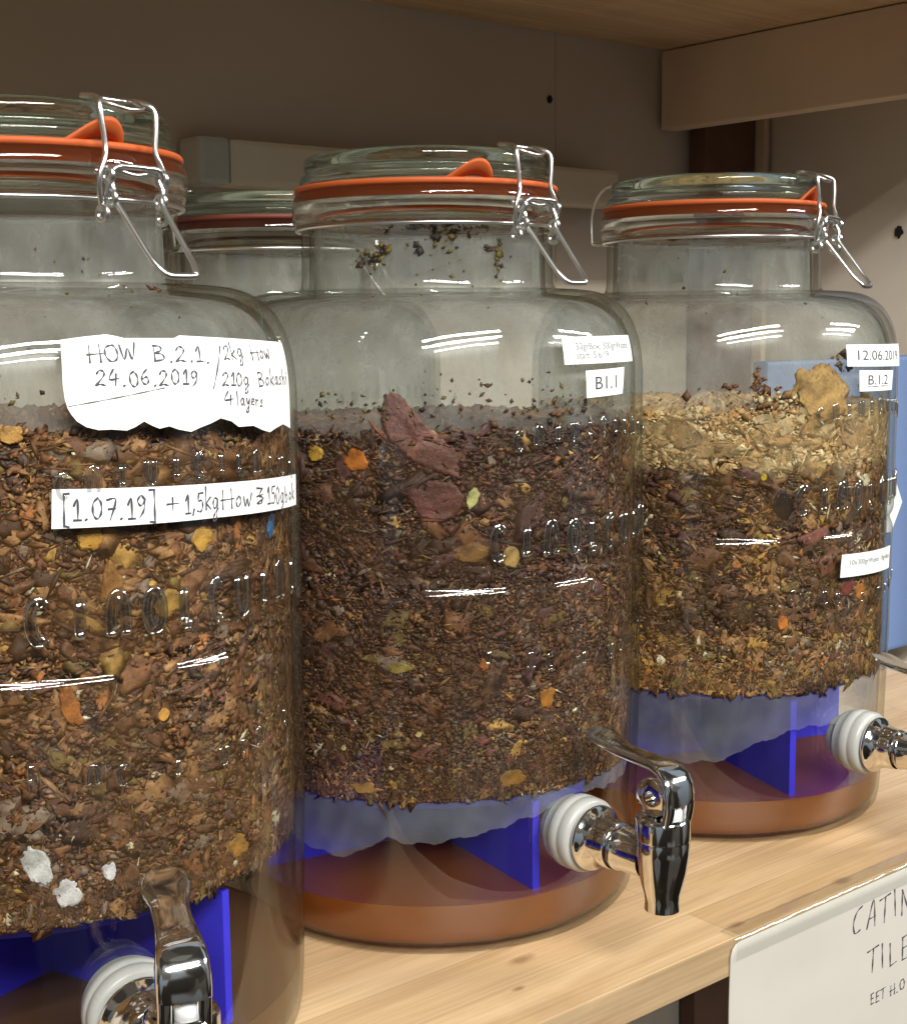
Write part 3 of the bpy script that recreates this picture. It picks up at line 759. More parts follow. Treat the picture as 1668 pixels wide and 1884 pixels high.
def make_jar(loc, clasp_az, tap_az, tab, swivel=0.0):
    jar = empty('glass_jar', loc)
    MB().lathe(outer_profile()+inner_profile()[::-1], 144).build('glass_body', M['glass'], jar, autosm=1.2)
    fogp = [(Rout(z)-.0058, z) for z in (.225, .24, .25)]+[(b-.0056, a-.0048) for a, b in SH[4:-2:2]]+[(.0566, .2945), (.0554, .300), (.0550, .315), (.0548, .3285)]
    MB().lathe(fogp, 96).build('condensation', M['fog'], jar)
    MB().lathe([(.0600, .3287), (.0625, .3283), (.0640, .3290), (.0648, .3312), (.0652, .3345), (.0653, .3370), (.0650, .3402), (.0644, .3424), (.0634, .3436), (.0590, .3436), (.0574, .3426), (.0573, .3320), (.0573, .3305), (.0613, .3302)], 128, closed=True).build('rim', M['rim'], jar)
    MB().lathe([(0, .3492), (.045, .3490), (.050, .3470), (.0560, .3468), (.0600, .3472), (.0612, .3482), (.0613, .3505), (.0606, .3520), (.0590, .3530), (.0584, .3540), (.0588, .3552), (.0592, .3575), (.0588, .3597), (.0574, .3612), (.0545, .3614), (.0515, .3606), (.0485, .3575), (.045, .3562), (0, .3560)], 128).build('lid', M['lid'], jar)
    seal = MB().lathe([(.0592, .3392), (.0602, .3392), (.0604, .3440), (.0630, .3443), (.0638, .3447), (.0639, .3462), (.0634, .3469), (.0575, .3469), (.0575, .3440), (.0591, .3440)], 128, closed=True).build('rubber_seal', M['rubber'], jar)
    tab_mesh(*tab).build('pull_tab', M['rubber'], seal)
    build_wires(jar, clasp_az)
    for row in emboss_mesh(): row.build('embossed_lettering', M['emboss'], jar)
    build_tap(jar, tap_az, swivel)
    return jar

J = [(.226824, .532028, 0), (.444747, .552878, 0), (.656708, .551257, 0)]
jar1 = make_jar(J[0], -77, -99.3, (-97, -76), rad(13))
tag(jar1, 'glass jar nearest the camera with two handwritten paper strips stuck on it', 'jar', 'clip top dispenser jars')
jar2 = make_jar(J[1], -82, -90.5, (-121, -100.5))
tag(jar2, 'middle glass jar with dark mash and the printed label B1.1', 'jar', 'clip top dispenser jars')
jar3 = make_jar(J[2], -75, -88.5, (-92, -79))
tag(jar3, 'glass jar with mouldy tan mash and the printed label B.1.2', 'jar', 'clip top dispenser jars')
jar4 = copy_tree(jar2)
jar4.location = (.500, .777, 0); jar4.rotation_euler = (0, 0, rad(80))
M['shaded_rubber'] = principled('shade-darkened red rubber', (.14, .03, .016), .6)  # back jar's seal and tab coloured darker to stand in for shelf shade
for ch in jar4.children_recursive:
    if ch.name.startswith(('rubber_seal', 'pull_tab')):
        ch.data = ch.data.copy(); ch.data.materials.clear(); ch.data.materials.append(M['shaded_rubber'])
tag(jar4, 'shaded glass jar standing in the back row by the wall', 'jar', 'clip top dispenser jars')

# ---- labels and their writing
rng = random.Random(3)
top1 = [(-106.3,.2788),(-101.9,.2797),(-98.0,.2803),(-96.6,.2799),(-94.6,.279),(-84.0,.2787),(-83.5,.2796),(-70.6,.2783),(-48.0,.276)]
bot1 = [(-106.5,.2645),(-106.3,.2600),(-105.9,.257),(-105.3,.2549),(-104.4,.2527),(-102.8,.2507),(-100.7,.2496),(-98.3,.2496),(-95.6,.249),(-93.9,.2501),(-92.3,.2517),(-90.7,.2501),(-89.3,.249),(-87.3,.2496),(-85.4,.2483),(-82.7,.2472),(-80.5,.2484),(-77.8,.2496),(-75.4,.251),(-72.5,.2496),(-70.5,.2474),(-65.8,.2472),(-62.5,.2452),(-59.6,.244),(-57.1,.2451),(-53.1,.2461),(-48.4,.2439)]
lab = build_label('paper_label', top1, bot1, jar1, rows=18)
lab['label'] = 'torn white paper with handwriting'
mb = MB()
hand(mb, 'HOW', -101.6, .2714, -92.4, .2716, .0052, rng)
hand(mb, 'B.2.1.', -89.5, .2710, -76.9, .2704, .0050, rng)
hand(mb, '24.06.2019', -100.9, .2638, -80.6, .2630, .0049, rng)
hand(mb, '/', -77.0, .2650, -74.3, .2650, .0080, rng)
hand(mb, '2kg', -73.2, .2712, -67.5, .2712, .0047, rng, .00030)
hand(mb, 'How', -64.5, .2706, -56.8, .2700, .0050, rng, .00030)
hand(mb, '210g', -74.6, .2622, -66.6, .2618, .0045, rng, .00032)
hand(mb, 'Bokashi', -63.4, .2612, -49.6, .2606, .0050, rng, .00030)
hand(mb, '4', -74.3, .2555, -71.6, .2555, .0044, rng, .00032)
hand(mb, 'layers', -70.8, .2550, -62.4, .2538, .0042, rng, .00030)
mb.build('handwriting', M['ink_pen'], lab, smooth=False)
mb = MB()   # pale crease across the torn corner
ribbon(mb, [[(rad(-105.6)*.1055, .2576), (rad(-98)*.1055, .2596), (rad(-88)*.1055, .2624)]], .00022, lambda u, v_: jpt(math.degrees(u/.1055), v_, .00070))
mb.build('crease', M['ink_pale'], lab, smooth=False)
lab = build_label('paper_label', [(-109.2,.2312),(-77,.2287),(-44.8,.2258)], [(-109.6,.2184),(-77,.2168),(-45.1,.2141)], jar1)
lab['label'] = 'narrow white paper strip with handwriting'
mb = MB()
hand(mb, '[1.07.19]', -107.6, .2210, -90.8, .2200, .0068, rng, .00036)
hand(mb, '+', -88.5, .2205, -85.9, .2203, .0062, rng, .00034)
hand(mb, '1,5kg', -84.6, .2200, -76.8, .2198, .0064, rng, .00033)
hand(mb, 'How', -75.8, .2196, -67.2, .2190, .0064, rng, .00033)
hand(mb, '&', -66.0, .2186, -63.0, .2184, .0060, rng, .00036)
hand(mb, '150g', -61.8, .2178, -54.0, .2172, .0062, rng, .00032)
hand(mb, 'bok', -53.2, .2170, -47.4, .2166, .0050, rng, .00030)
mb.build('handwriting', M['ink_pen'], lab, smooth=False)

def plabel(jar, tl, tr, br, bl, label):
    l = build_label('paper_label', [tl, tr], [bl, br], jar); l['label'] = label; return l
lab = plabel(jar2, (-94.7,.2759), (-65.2,.2761), (-65.1,.2641), (-94.6,.264), 'white label with two lines of small grey print')
mb = MB(); printed(mb, '30grBok. 300grWaste', -90.6, .2703, -67.8, .2702, .0031); printed(mb, 'start  5/6/19', -90.6, .2664, -78.5, .2664, .0031)
mb.build('printed_text', M['ink_pale'], lab, smooth=False)
lab = plabel(jar2, (-87.8,.2610), (-71.0,.2617), (-72.2,.2497), (-87.6,.2490), 'small white label with large print')
mb = MB(); printed(mb, 'B1.1', -84.4, .2525, -75.4, .2528, .0058); mb.build('printed_text', M['ink_dark'], lab, smooth=False)
lab = plabel(jar3, (-98.3,.2688), (-58.5,.2680), (-58.5,.2555), (-98.1,.2574), 'white label with a printed date')
mb = MB(); printed(mb, '12.06.2019', -93.6, .2606, -66.0, .2594, .0052); mb.build('printed_text', M['ink_dark'], lab, smooth=False)
lab = plabel(jar3, (-92.9,.2551), (-71.2,.2539), (-72.4,.2432), (-92.6,.2439), 'small white label with underlined print')
mb = MB(); printed(mb, 'B.1.2', -88.6, .2472, -76.4, .2468, .0052)
ribbon(mb, [[(rad(-88.8)*.1055, .2462), (rad(-76.4)*.1055, .2459)]], .00022, lambda u, v_: jpt(math.degrees(u/.1055), v_, .0007))
mb.build('printed_text', M['ink_dark'], lab, smooth=False)
lab = plabel(jar3, (-98.1,.1569), (-67.0,.1552), (-67.7,.1427), (-98.5,.1445), 'narrow white strip with one line of small print')
mb = MB(); printed(mb, '10x300grWaste 10grBok', -94.6, .1506, -68.6, .1488, .0029); mb.build('printed_text', M['ink_pale'], lab, smooth=False)

# ---------------------------------------------------------------- what is inside the jars
def lin(r, g, b):
    f = lambda c: (c/255/12.92 if c/255 <= .04045 else ((c/255+.055)/1.055)**2.4)
    return np.array((f(r), f(g), f(b)))
OCT_V = np.array([(1,0,0),(-1,0,0),(0,1,0),(0,-1,0),(0,0,1),(0,0,-1)], float)
OCT_F = np.array([(0,2,4),(2,1,4),(1,3,4),(3,0,4),(2,0,5),(1,2,5),(3,1,5),(0,3,5)])
_b = bmesh.new(); bmesh.ops.create_icosphere(_b, subdivisions=2, radius=1.0)
ICO_V = np.array([tuple(v.co) for v in _b.verts]); ICO_F = np.array([[v.index for v in f.verts] for f in _b.faces]); _b.free()
def scatter(rs, n, az, z, r, size, col, base, aniso=(1.0, .7, .35), jit=.32, tilt=.5):
    """n crumbs pressed against the glass"""
    BV, BF = base
    m = len(BV)
    a = np.radians(az)
    er = np.stack([np.cos(a), np.sin(a), 0*a], -1); et = np.stack([-np.sin(a), np.cos(a), 0*a], -1); ez = np.tile(np.array([0, 0, 1.0]), (n, 1))
    sp = rs.uniform(0, 2*np.pi, n)
    sp = np.where(rs.rand(n) < .55, rs.normal(0, .5, n), sp)
    u = et*np.cos(sp)[:, None]+ez*np.sin(sp)[:, None]; v = -et*np.sin(sp)[:, None]+ez*np.cos(sp)[:, None]
    ti = rs.normal(0, tilt, n); ti2 = rs.normal(0, tilt, n)
    w = er+u*ti[:, None]+v*ti2[:, None]; w /= np.linalg.norm(w, axis=1)[:, None]
    u = u-w*np.sum(u*w, 1)[:, None]; u /= np.linalg.norm(u, axis=1)[:, None]; v = np.cross(w, u)
    s = size[:, None]*np.array(aniso)*rs.uniform(.6, 1.45, (n, 3))
    V = BV[None]*(1+jit*rs.uniform(-1, 1, (n, m, 1)))*s[:, None, :]
    W = (V[:, :, 0:1]*u[:, None]+V[:, :, 1:2]*v[:, None]+V[:, :, 2:3]*w[:, None])
    pos = er*r[:, None]; pos[:, 2] = z
    W = W+pos[:, None]
    # nothing may poke through the glass
    rr = np.hypot(W[..., 0], W[..., 1]); lim = np.interp(W[..., 2], PZ, PR)-.0044
    k = np.minimum(1, lim/np.maximum(rr, 1e-6)); W[..., 0] *= k; W[..., 1] *= k
    F_ = (BF[None]+(np.arange(n)*m)[:, None, None]).reshape(-1, 3)
    C = np.repeat(col[:, None, :], m, 1)*rs.uniform(.82, 1.18, (n, m, 1))
    return W.reshape(-1, 3), F_, C.reshape(-1, 3)
def merge(parts):
    vs_, fs, cs = [], [], []; k = 0
    for V, F_, C in parts:
        vs_.append(V); fs.append(F_+k); cs.append(C); k += len(V)
    return np.concatenate(vs_), np.concatenate(fs), np.concatenate(cs)
def mesh_np(name, V, F_, C, material, smooth=False):
    me = bpy.data.meshes.new(name)
    me.vertices.add(len(V)); me.vertices.foreach_set('co', V.astype(np.float32).ravel())
    me.loops.add(F_.size); me.loops.foreach_set('vertex_index', F_.astype(np.int32).ravel())
    me.polygons.add(len(F_)); me.polygons.foreach_set('loop_start', np.arange(0, F_.size, 3, dtype=np.int32))
    if smooth: me.polygons.foreach_set('use_smooth', np.ones(len(F_), bool))
    me.update(calc_edges=True)
    at = me.attributes.new('tint', 'FLOAT_COLOR', 'POINT')
    at.data.foreach_set('color', np.concatenate([C, np.ones((len(C), 1))], 1).astype(np.float32).ravel())
    me.materials.append(material)
    o = bpy.data.objects.new(name, me); COL.objects.link(o)
    return o
def vnoise(x, y, sx, sy, seed):
    """smooth value noise in [-1, 1], periodic enough for our use"""
    rs = np.random.RandomState(seed); g = rs.uniform(-1, 1, (64, 64))
    X = x*sx; Y = y*sy; xi = np.floor(X).astype(int); yi = np.floor(Y).astype(int); fx = X-xi; fy = Y-yi
    fx = fx*fx*(3-2*fx); fy = fy*fy*(3-2*fy)
    q = lambda a, b: g[a % 64, b % 64]
    return (q(xi, yi)*(1-fx)+q(xi+1, yi)*fx)*(1-fy)+(q(xi, yi+1)*(1-fx)+q(xi+1, yi+1)*fx)*fy
def core(zb, ztop, rbase, colf, seed):
    na, nz2 = 900, 300
    A = np.linspace(-180, 180, na, endpoint=False); T = np.linspace(0, 1, nz2)
    AA, TT = np.meshgrid(A, T, indexing='ij'); top = ztop(AA)
    Z = zb+(top-zb)*TT
    s = np.radians(AA)*.1
    nn = vnoise(s, Z, 300, 300, seed)*.5+vnoise(s, Z, 700, 700, seed+1)*.35
    Rr = rbase+.0007*nn
    V = [np.stack([Rr*np.cos(np.radians(AA)), Rr*np.sin(np.radians(AA)), Z], -1).reshape(-1, 3)]
    C = [colf(AA.ravel(), Z.ravel())*(.95+.4*(nn.ravel()[:, None]))]
    f = []
    idx = np.arange(na*nz2).reshape(na, nz2); i2 = np.roll(idx, -1, 0)
    q = np.stack([idx[:, :-1], i2[:, :-1], i2[:, 1:], idx[:, 1:]], -1).reshape(-1, 4)
    f.append(q[:, [0, 1, 2]]); f.append(q[:, [0, 2, 3]])
    # lumpy top, flat bottom
    nr = 28; k0 = na*nz2
    RR = np.linspace(1, 0.02, nr); AA2, R2 = np.meshgrid(A, RR, indexing='ij')
    xx = R2*np.cos(np.radians(AA2)); yy = R2*np.sin(np.radians(AA2))
    zt_ = ztop(AA2)*R2+(ztop(np.array([-100.0]))[0])*(1-R2)+.004*vnoise(xx, yy, 9, 9, seed+5)*(1-R2)+.0025*vnoise(xx, yy, 30, 30, seed+6)*(R2 < .99)
    V.append(np.stack([xx*rbase, yy*rbase, zt_], -1).reshape(-1, 3)); C.append(colf(AA2.ravel(), zt_.ravel()))
    id3 = (np.arange(na*nr).reshape(na, nr))+k0; i4 = np.roll(id3, -1, 0)
    q = np.stack([id3[:, :-1], i4[:, :-1], i4[:, 1:], id3[:, 1:]], -1).reshape(-1, 4)
    f.append(q[:, [0, 1, 2]]); f.append(q[:, [0, 2, 3]])
    k1 = k0+na*nr; V.append(np.array([[0, 0, zb]])); C.append(np.array([[.02, .012, .008]]))
    b0 = idx[:, 0]; b1 = i2[:, 0]
    f.append(np.stack([b1, b0, np.full(na, k1)], -1))
    return np.concatenate(V), np.concatenate(f), np.concatenate(C)
CTX = [None]
def pick(rs, n, pal, wts):
    pal = np.array(pal); w_ = np.array(wts, float); w_ /= w_.sum()
    if CTX[0] is None or len(CTX[0][0]) != n: return pal[rs.choice(len(pal), n, p=w_)]
    az, z, mix = CTX[0]          # scraps of one kind lie together in clumps
    od = rs.permutation(len(pal)); pal = pal[od]; w_ = w_[od]
    x = np.radians(az)*.1; sd = rs.randint(1, 9999)
    x2 = x+.004*vnoise(x, z, 120, 120, sd+1); z2 = z+.004*vnoise(x, z, 120, 120, sd+2)
    nn = .62*vnoise(x2, z2, 95, 150, sd+3)+.38*vnoise(x2, z2, 260, 380, sd+4)
    u = np.argsort(np.argsort(nn))/n
    u = np.where(rs.rand(n) < mix, u+rs.normal(0, .06, n), rs.rand(n)) % 1.0
    return pal[np.clip(np.searchsorted(np.cumsum(w_), u), 0, len(pal)-1)]

BRIGHT = 1.45
def compost(loc, seed, zb, ztop, palf, corec, nsmall, nbig, fibre=.12, big=(.0028, .55), extra=None, small=.00105):
    rs = np.random.RandomState(seed)
    def corecol(a, z):
        CTX[0] = (a, z, 1.0); c = palf(rs, a, z, 0); CTX[0] = None
        return (corec(a, z)*1.75*.5+c*.5)*BRIGHT*.85
    parts = [core(zb, ztop, .0988, corecol, seed)]
    def azs(n):   # denser on the side that is lit and faces the room
        k = rs.rand(n) < .84
        return np.where(k, rs.uniform(-215, -25, n), rs.uniform(-25, 145, n))
    def run(n, base, med, sig, r0, r1, aniso, jit, tilt, palw):
        az = azs(n); tp = ztop(az); z = zb+(tp-zb)*rs.rand(n)+rs.normal(0, .0007, n)
        z = np.maximum(z, zb+.0005)
        size = med*np.exp(rs.normal(0, sig, n)); size = np.clip(size, .0004, .0065)
        r = rs.uniform(r0, r1, n)
        CTX[0] = (az, z, [.62, .5, .25, .5][palw]); col = palf(rs, az, z, min(palw, 2) if palw < 3 else 0); CTX[0] = None; lum = [.74, .72, .70, .70][palw]
        col = (corec(az, z)*1.75*(1-lum)+col*lum)*BRIGHT
        parts.append(scatter(rs, n, az, z, r, size, col, base, aniso, jit, tilt))
    O = (OCT_V, OCT_F); I = (ICO_V, ICO_F)
    run(nsmall, O, small, .48, .0993, .1002, (1.35, .8, .12), .5, .16, 0)
    run(int(nsmall*fibre), O, .0021, .35, .0994, .1003, (1.7, .22, .12), .35, .12, 1)
    run(int(nbig*1.2), I, .0027, .45, .0993, .1001, (1.25, .7, .045), .62, .06, 3)
    run(nbig, I, big[0], big[1], .0995, .1002, (1.15, .75, .06), .58, .07, 2)
    if extra: parts += extra(rs)
    V, F_, C = merge(parts)
    o = mesh_np('compost_fill', V, F_, np.clip(C, .004, .9), M['flake'], True)
    o.location = loc; o['kind'] = 'stuff'
    return o
def splat(rs, n, az, z, daz, dz, size, pal, base=(OCT_V, OCT_F), aniso=(1.1, .8, .35)):
    a = az+rs.normal(0, daz, n); zz = z+rs.normal(0, dz, n)
    zz = np.minimum(zz, .327)
    r = np.interp(zz, PZ, PR)-.0047-(zz > .285)*.0006
    r = np.where((zz > .25) & (zz < .30), r-.0012, r)
    s = size*np.exp(rs.normal(0, .4, n))
    return scatter(rs, n, a, zz, r, s, pick(rs, n, pal, [1]*len(pal)), base, aniso, .35, .3)

DK = lin(52, 36, 29); BR = lin(92, 60, 40); RB = lin(112, 72, 42); TN = lin(150, 110, 70); YL = lin(178, 138, 70); OR = lin(166, 104, 56); OL = lin(105, 88, 42); PU = lin(78, 50, 52); GY = lin(120, 105, 92); WH = lin(205, 195, 165); RD = lin(104, 58, 52)
PAL = [DK, BR, RB, TN, YL, OR, OL, PU, GY, WH, RD]
def mixpal(rs, n, w): return pick(rs, n, PAL, w)
#            DK  BR  RB  TN  YL  OR  OL PU GY WH RD
def pal1(rs, az, z, k):
    n = len(az); lay = vnoise(np.radians(az)*.1, z, 28, 40, 71)
    up_ = z+.006*lay > .168
    a = mixpal(rs, n, [3.6, 4.2, 5, 4.4, [.25, .3, .9][k], [.3, .1, .7][k], .8, .6, .8, [.12, .3, .1][k], .3])
    b = mixpal(rs, n, [4.5, 5, 3.6, 3.0, [.15, .2, .7][k], [.15, .1, .35][k], 1.6, .8, 1.4, [.15, .3, .15][k], .25])
    return np.where(up_[:, None], a, b*.86)*(1+.25*lay[:, None])
def pal2(rs, az, z, k):
    n = len(az); lay = vnoise(np.radians(az)*.1, z, 26, 45, 32); l2 = vnoise(np.radians(az)*.1, z, 60, 60, 33)
    zz = z+.007*lay
    top = mixpal(rs, n, [7, 4, 1.6, .7, [.1, .1, .5][k], .1, .7, 3.5, 1.3, [.06, .1, .05][k], .6])
    mid = mixpal(rs, n, [5, 5.5, 4.5, 1.1, [.08, .1, .5][k], .12, 1.2, 1.4, .7, [.06, .1, .06][k], .6])
    bot = mixpal(rs, n, [3.5, 5, 4, 2.0, [.25, .3, .8][k], .2, 2.6, .6, 1.4, [.14, .2, .2][k], .3])
    c = np.where((zz > .165)[:, None], top*.95, np.where((zz > .112)[:, None], mid*.9, bot*.95))
    right = np.clip((az+95)/40, 0, 1)[:, None]
    tanc = mixpal(rs, n, [1.5, 4, 4.5, 3.5, .4, .4, 2.5, .4, 1, .1, .2])
    sel = rs.rand(n)[:, None] < right*.65
    return np.where(sel, tanc, c)*(1+.28*l2[:, None])
MOULD = [lin(172, 138, 90), lin(190, 165, 122), lin(146, 106, 64), lin(212, 196, 160), lin(112, 80, 48)]
def pal3(rs, az, z, k):
    n = len(az); lay = vnoise(np.radians(az)*.1, z, 34, 48, 52); l2 = vnoise(np.radians(az)*.1, z, 22, 30, 58)
    mould = pick(rs, n, MOULD, [3, 2.6, 1.6, 1.7, 1.6])
    drk = mixpal(rs, n, [9, 4, 1.6, 1.2, [.1, .1, .7][k], .3, .8, 1.6, .6, .2, .2])
    gold = mixpal(rs, n, [2.4, 2.4, 2.6, 5.5, [.9, .7, 2.4][k], [.3, .2, .9][k], 2.0, .3, .9, [.5, .8, .5][k], .2])
    zl = .204+.004*lay
    darkzone = ((z+.009*l2 > .150) & (z < .208) & (az < -128+14*lay)) | ((lay < -.42) & (z < .20))
    c = np.where(darkzone[:, None], drk, gold)
    return np.where((z > zl)[:, None], mould*.92, c)*(1+.22*l2[:, None])
def cc(base, hi=None, zsplit=9):
    def f(az, z):
        c = np.tile(np.array(base), (len(az), 1))
        if hi is not None: c = np.where((z > zsplit)[:, None], np.array(hi), c)
        return c
    return f
top_1 = lambda a: .2475+.0030*np.cos(np.radians(a+125))+.0013*vnoise(np.radians(a), 0*a, 16, 1, 3)+.0009*vnoise(np.radians(a), 0*a, 60, 1, 4)
top_2 = lambda a: .2355+.0010*np.cos(np.radians(a+100))+.0016*vnoise(np.radians(a), 0*a, 12, 1, 13)+.0010*vnoise(np.radians(a), 0*a, 50, 1, 14)
def top_3(a):
    b = .2335+.0015*np.cos(np.radians(a+150))+.0015*vnoise(np.radians(a), 0*a, 14, 1, 23)+.0012*vnoise(np.radians(a), 0*a, 60, 1, 24)
    return b+.004*np.exp(-((a+104)/10)**2)-.006*np.exp(-((a+72)/16)**2)
def ex1(rs):
    P = [splat(rs, 40, -112, .262, 22, .008, .0007, [DK, OL, BR]), splat(rs, 22, -80, .297, 20, .007, .0006, [DK, RB, OL])]
    return P
def ex2(rs):
    return [splat(rs, 75, -122, .3255, 11, .0012, .0010, [DK, BR, OL]), splat(rs, 30, -125, .3185, 12, .003, .0012, [OL, lin(120, 95, 30), DK]),
            splat(rs, 30, -155, .3115, 3.5, .0035, .0012, [DK, OL]), splat(rs, 26, -93, .311, 1.2, .006, .0011, [DK, OL]), splat(rs, 10, -99, .3165, 1.5, .001, .0012, [DK]),
            splat(rs, 45, -110, .306, 22, .010, .0005, [DK, OL, BR]), splat(rs, 90, -112, .248, 24, .006, .0008, [DK, BR, OL]), splat(rs, 40, -92, .244, 7, .004, .0010, [DK, RB, BR]),
            splat(rs, 50, -150, .245, 12, .005, .0007, [DK, OL])]
def ex3(rs):
    return [splat(rs, 30, -126, .2505, 1.1, .004, .0013, [lin(120, 75, 40), RB]), splat(rs, 12, -134, .2480, 1, .0012, .0010, [RB]), splat(rs, 24, -95, .2605, 3.0, .003, .0014, [BR, lin(130, 95, 50)]),
            splat(rs, 60, -118, .2395, 5, .003, .0015, MOULD), splat(rs, 60, -130, .240, 20, .004, .0009, [RB, BR]), splat(rs, 40, -140, .300, 25, .012, .0005, [DK, OL]), splat(rs, 24, -152, .329, 12, .001, .0007, [DK, BR])]

comp1 = compost(J[0], 101, .0815, top_1, pal1, cc(lin(64, 44, 31)), 32000, 1500, .14, (.0021, .50), ex1, small=.0009)
tag(comp1, 'reddish brown chopped food waste filling the nearest jar', 'compost')
comp2 = compost(J[1], 202, .0715, top_2, pal2, cc(lin(52, 36, 30)), 40000, 700, .13, (.0019, .50), ex2, small=.00078)
tag(comp2, 'dark purple brown food waste filling the middle jar', 'compost')
comp3 = compost(J[2], 303, .0838, top_3, pal3, cc(lin(58, 40, 28), lin(120, 92, 58), .205), 28000, 1900, .34, (.0021, .50), ex3, small=.0009)
tag(comp3, 'golden brown food waste under a tan mould layer in the third jar', 'compost')

# moist smears left on the inside of the glass
def smear(loc, name, z0, z1, a0, a1, color, alpha, var, nscale, label, cat):
    mb = MB(); v = []; f = []; na, nz2 = 260, 24
    for i in range(na+1):
        az = a0+(a1-a0)*i/na
        for j in range(nz2+1):
            t = j/nz2; z = z0+(z1-z0)*t+(.003*math.sin(az*.21)+.0016*math.sin(az*.73))*(t if z1 > .2 else 1-t)
            if name == 'mould_film': z += (1-t)*(.0045*math.sin(az*.085+1)+.0035*math.sin(az*.27)+.0020*math.sin(az*.61+2)+.0012*math.sin(az*1.37)+.0008*math.sin(az*3.1))
            r = Rout(z)-.00395
            v.append((r*math.cos(rad(az)), r*math.sin(rad(az)), z))
    for i in range(na):
        for j in range(nz2):
            a = i*(nz2+1)+j; f.append((a, a+1, a+nz2+2, a+nz2+1))
    o = mb.add(v, f).build(name, veil(name+' film', tuple(float(x) for x in color), alpha, nscale, var, .35), None)
    o.location = loc; o['kind'] = 'stuff'; tag(o, label, cat)
smear(J[0], 'mash_smear', .083, .243, -215, -25, lin(150, 112, 74), .15, .15, 48, 'moist brown smear on the inside of the nearest jar', 'smear')
smear(J[1], 'mash_smear', .073, .233, -215, -25, lin(118, 88, 66), .15, .15, 42, 'moist brown smear on the inside of the middle jar', 'smear')
smear(J[2], 'mash_smear', .086, .205, -215, -25, lin(150, 116, 70), .13, .13, 48, 'moist brown smear on the inside of the third jar', 'smear')
smear(J[2], 'mould_film', .203, .2335, -190, -40, lin(205, 182, 140), .24, .24, 85, 'cream mould film on the glass at the top of the third mash', 'mould')

# drained liquid
def liquid(loc, label, h=.0238, m='liquid'):
    pr = [(0, .0036), (.0895, .0034), (.0962, .0045), (.0986, .0080), (.0994, .012), (.1003, h-.0012), (.1004, h), (.0990, h-.0006), (0, h-.0006)]
    o = MB().lathe(pr, 96).build('drained_liquid', M[m], None, autosm=1.0); o.location = loc; o['kind'] = 'stuff'
    tag(o, label, 'liquid')
liquid(J[0], 'dull brown liquid drained into the bottom of the nearest jar', m='liquid_grey')
liquid(J[1], 'amber brown liquid drained into the bottom of the middle jar')
liquid(J[2], 'amber brown liquid drained into the bottom of the third jar')

# drainage stands
def stand(loc, az, zt, label, clothf=None, seed=1):
    o = empty('drainage_stand', loc); tag(o, label, 'stand', 'blue plastic stands inside the jars')
    for k in range(4):
        a = rad(az+90*k); r1 = .0935 if k == 0 or clothf else .078
        mb = MB().box(.0017, r1, -.0019, .0019, .0042, zt-.0062)
        R = Matrix.Rotation(a, 4, 'Z'); mb.v = [tuple(R @ Vector(p)) for p in mb.v]
        mb.build('fin', M['blue'], o, smooth=False, bevel=.0004)
    MB().lathe([(0, zt-.0058), (.0900, zt-.0058), (.0908, zt-.0050), (.0908, zt-.0016), (.0900, zt-.0010), (0, zt-.0010)], 96).build('sieve_plate', M['blue'], o, autosm=.8)
    if clothf:
        rs = np.random.RandomState(seed); mb = MB(); v = []; f = []; n = 170; m = 12
        for i in range(n+1):
            az_ = -215+190*i/n; zb_ = clothf(az_)+.0007*math.sin(az_*.7)+.0003*math.sin(az_*2.3)
            for j in range(m+1):
                t = j/m; z = (zt+.0002)+(zb_-zt)*t
                r = .0982+.0006*math.sin(az_*.33+t*2)*t+.0004*math.sin(az_*.9+t*5)
                v.append((r*math.cos(rad(az_)), r*math.sin(rad(az_)), z))
        for i in range(n):
            for j in range(m):
                a = i*(m+1)+j; f.append((a, a+1, a+m+2, a+m+1))
        mb.add(v, f).build('straining_cloth', M['cloth'], o)
    return o
def pw(tbl): return lambda a: float(np.interp(a, [t[0] for t in tbl], [t[1] for t in tbl]))
stand(J[0], -71, .0813, 'blue plastic stand under the mash in the nearest jar')
stand(J[1], -99, .0713, 'blue plastic stand with a grey cloth in the middle jar', pw([(-215, .050), (-180, .048), (-168, .046), (-158, .0435), (-152, .0438), (-146, .0500), (-141, .0540), (-134, .0520), (-128, .0523), (-114, .0565), (-100, .0609), (-85, .066), (-70, .062), (-30, .06)]), 2)
stand(J[2], -110, .0836, 'blue plastic stand with a pale cloth in the third jar', pw([(-215, .046), (-158, .0454), (-146, .0440), (-134, .0468), (-128, .0530), (-112, .0619), (-100, .0620), (-85, .058), (-56, .0526), (-20, .05)]), 3)

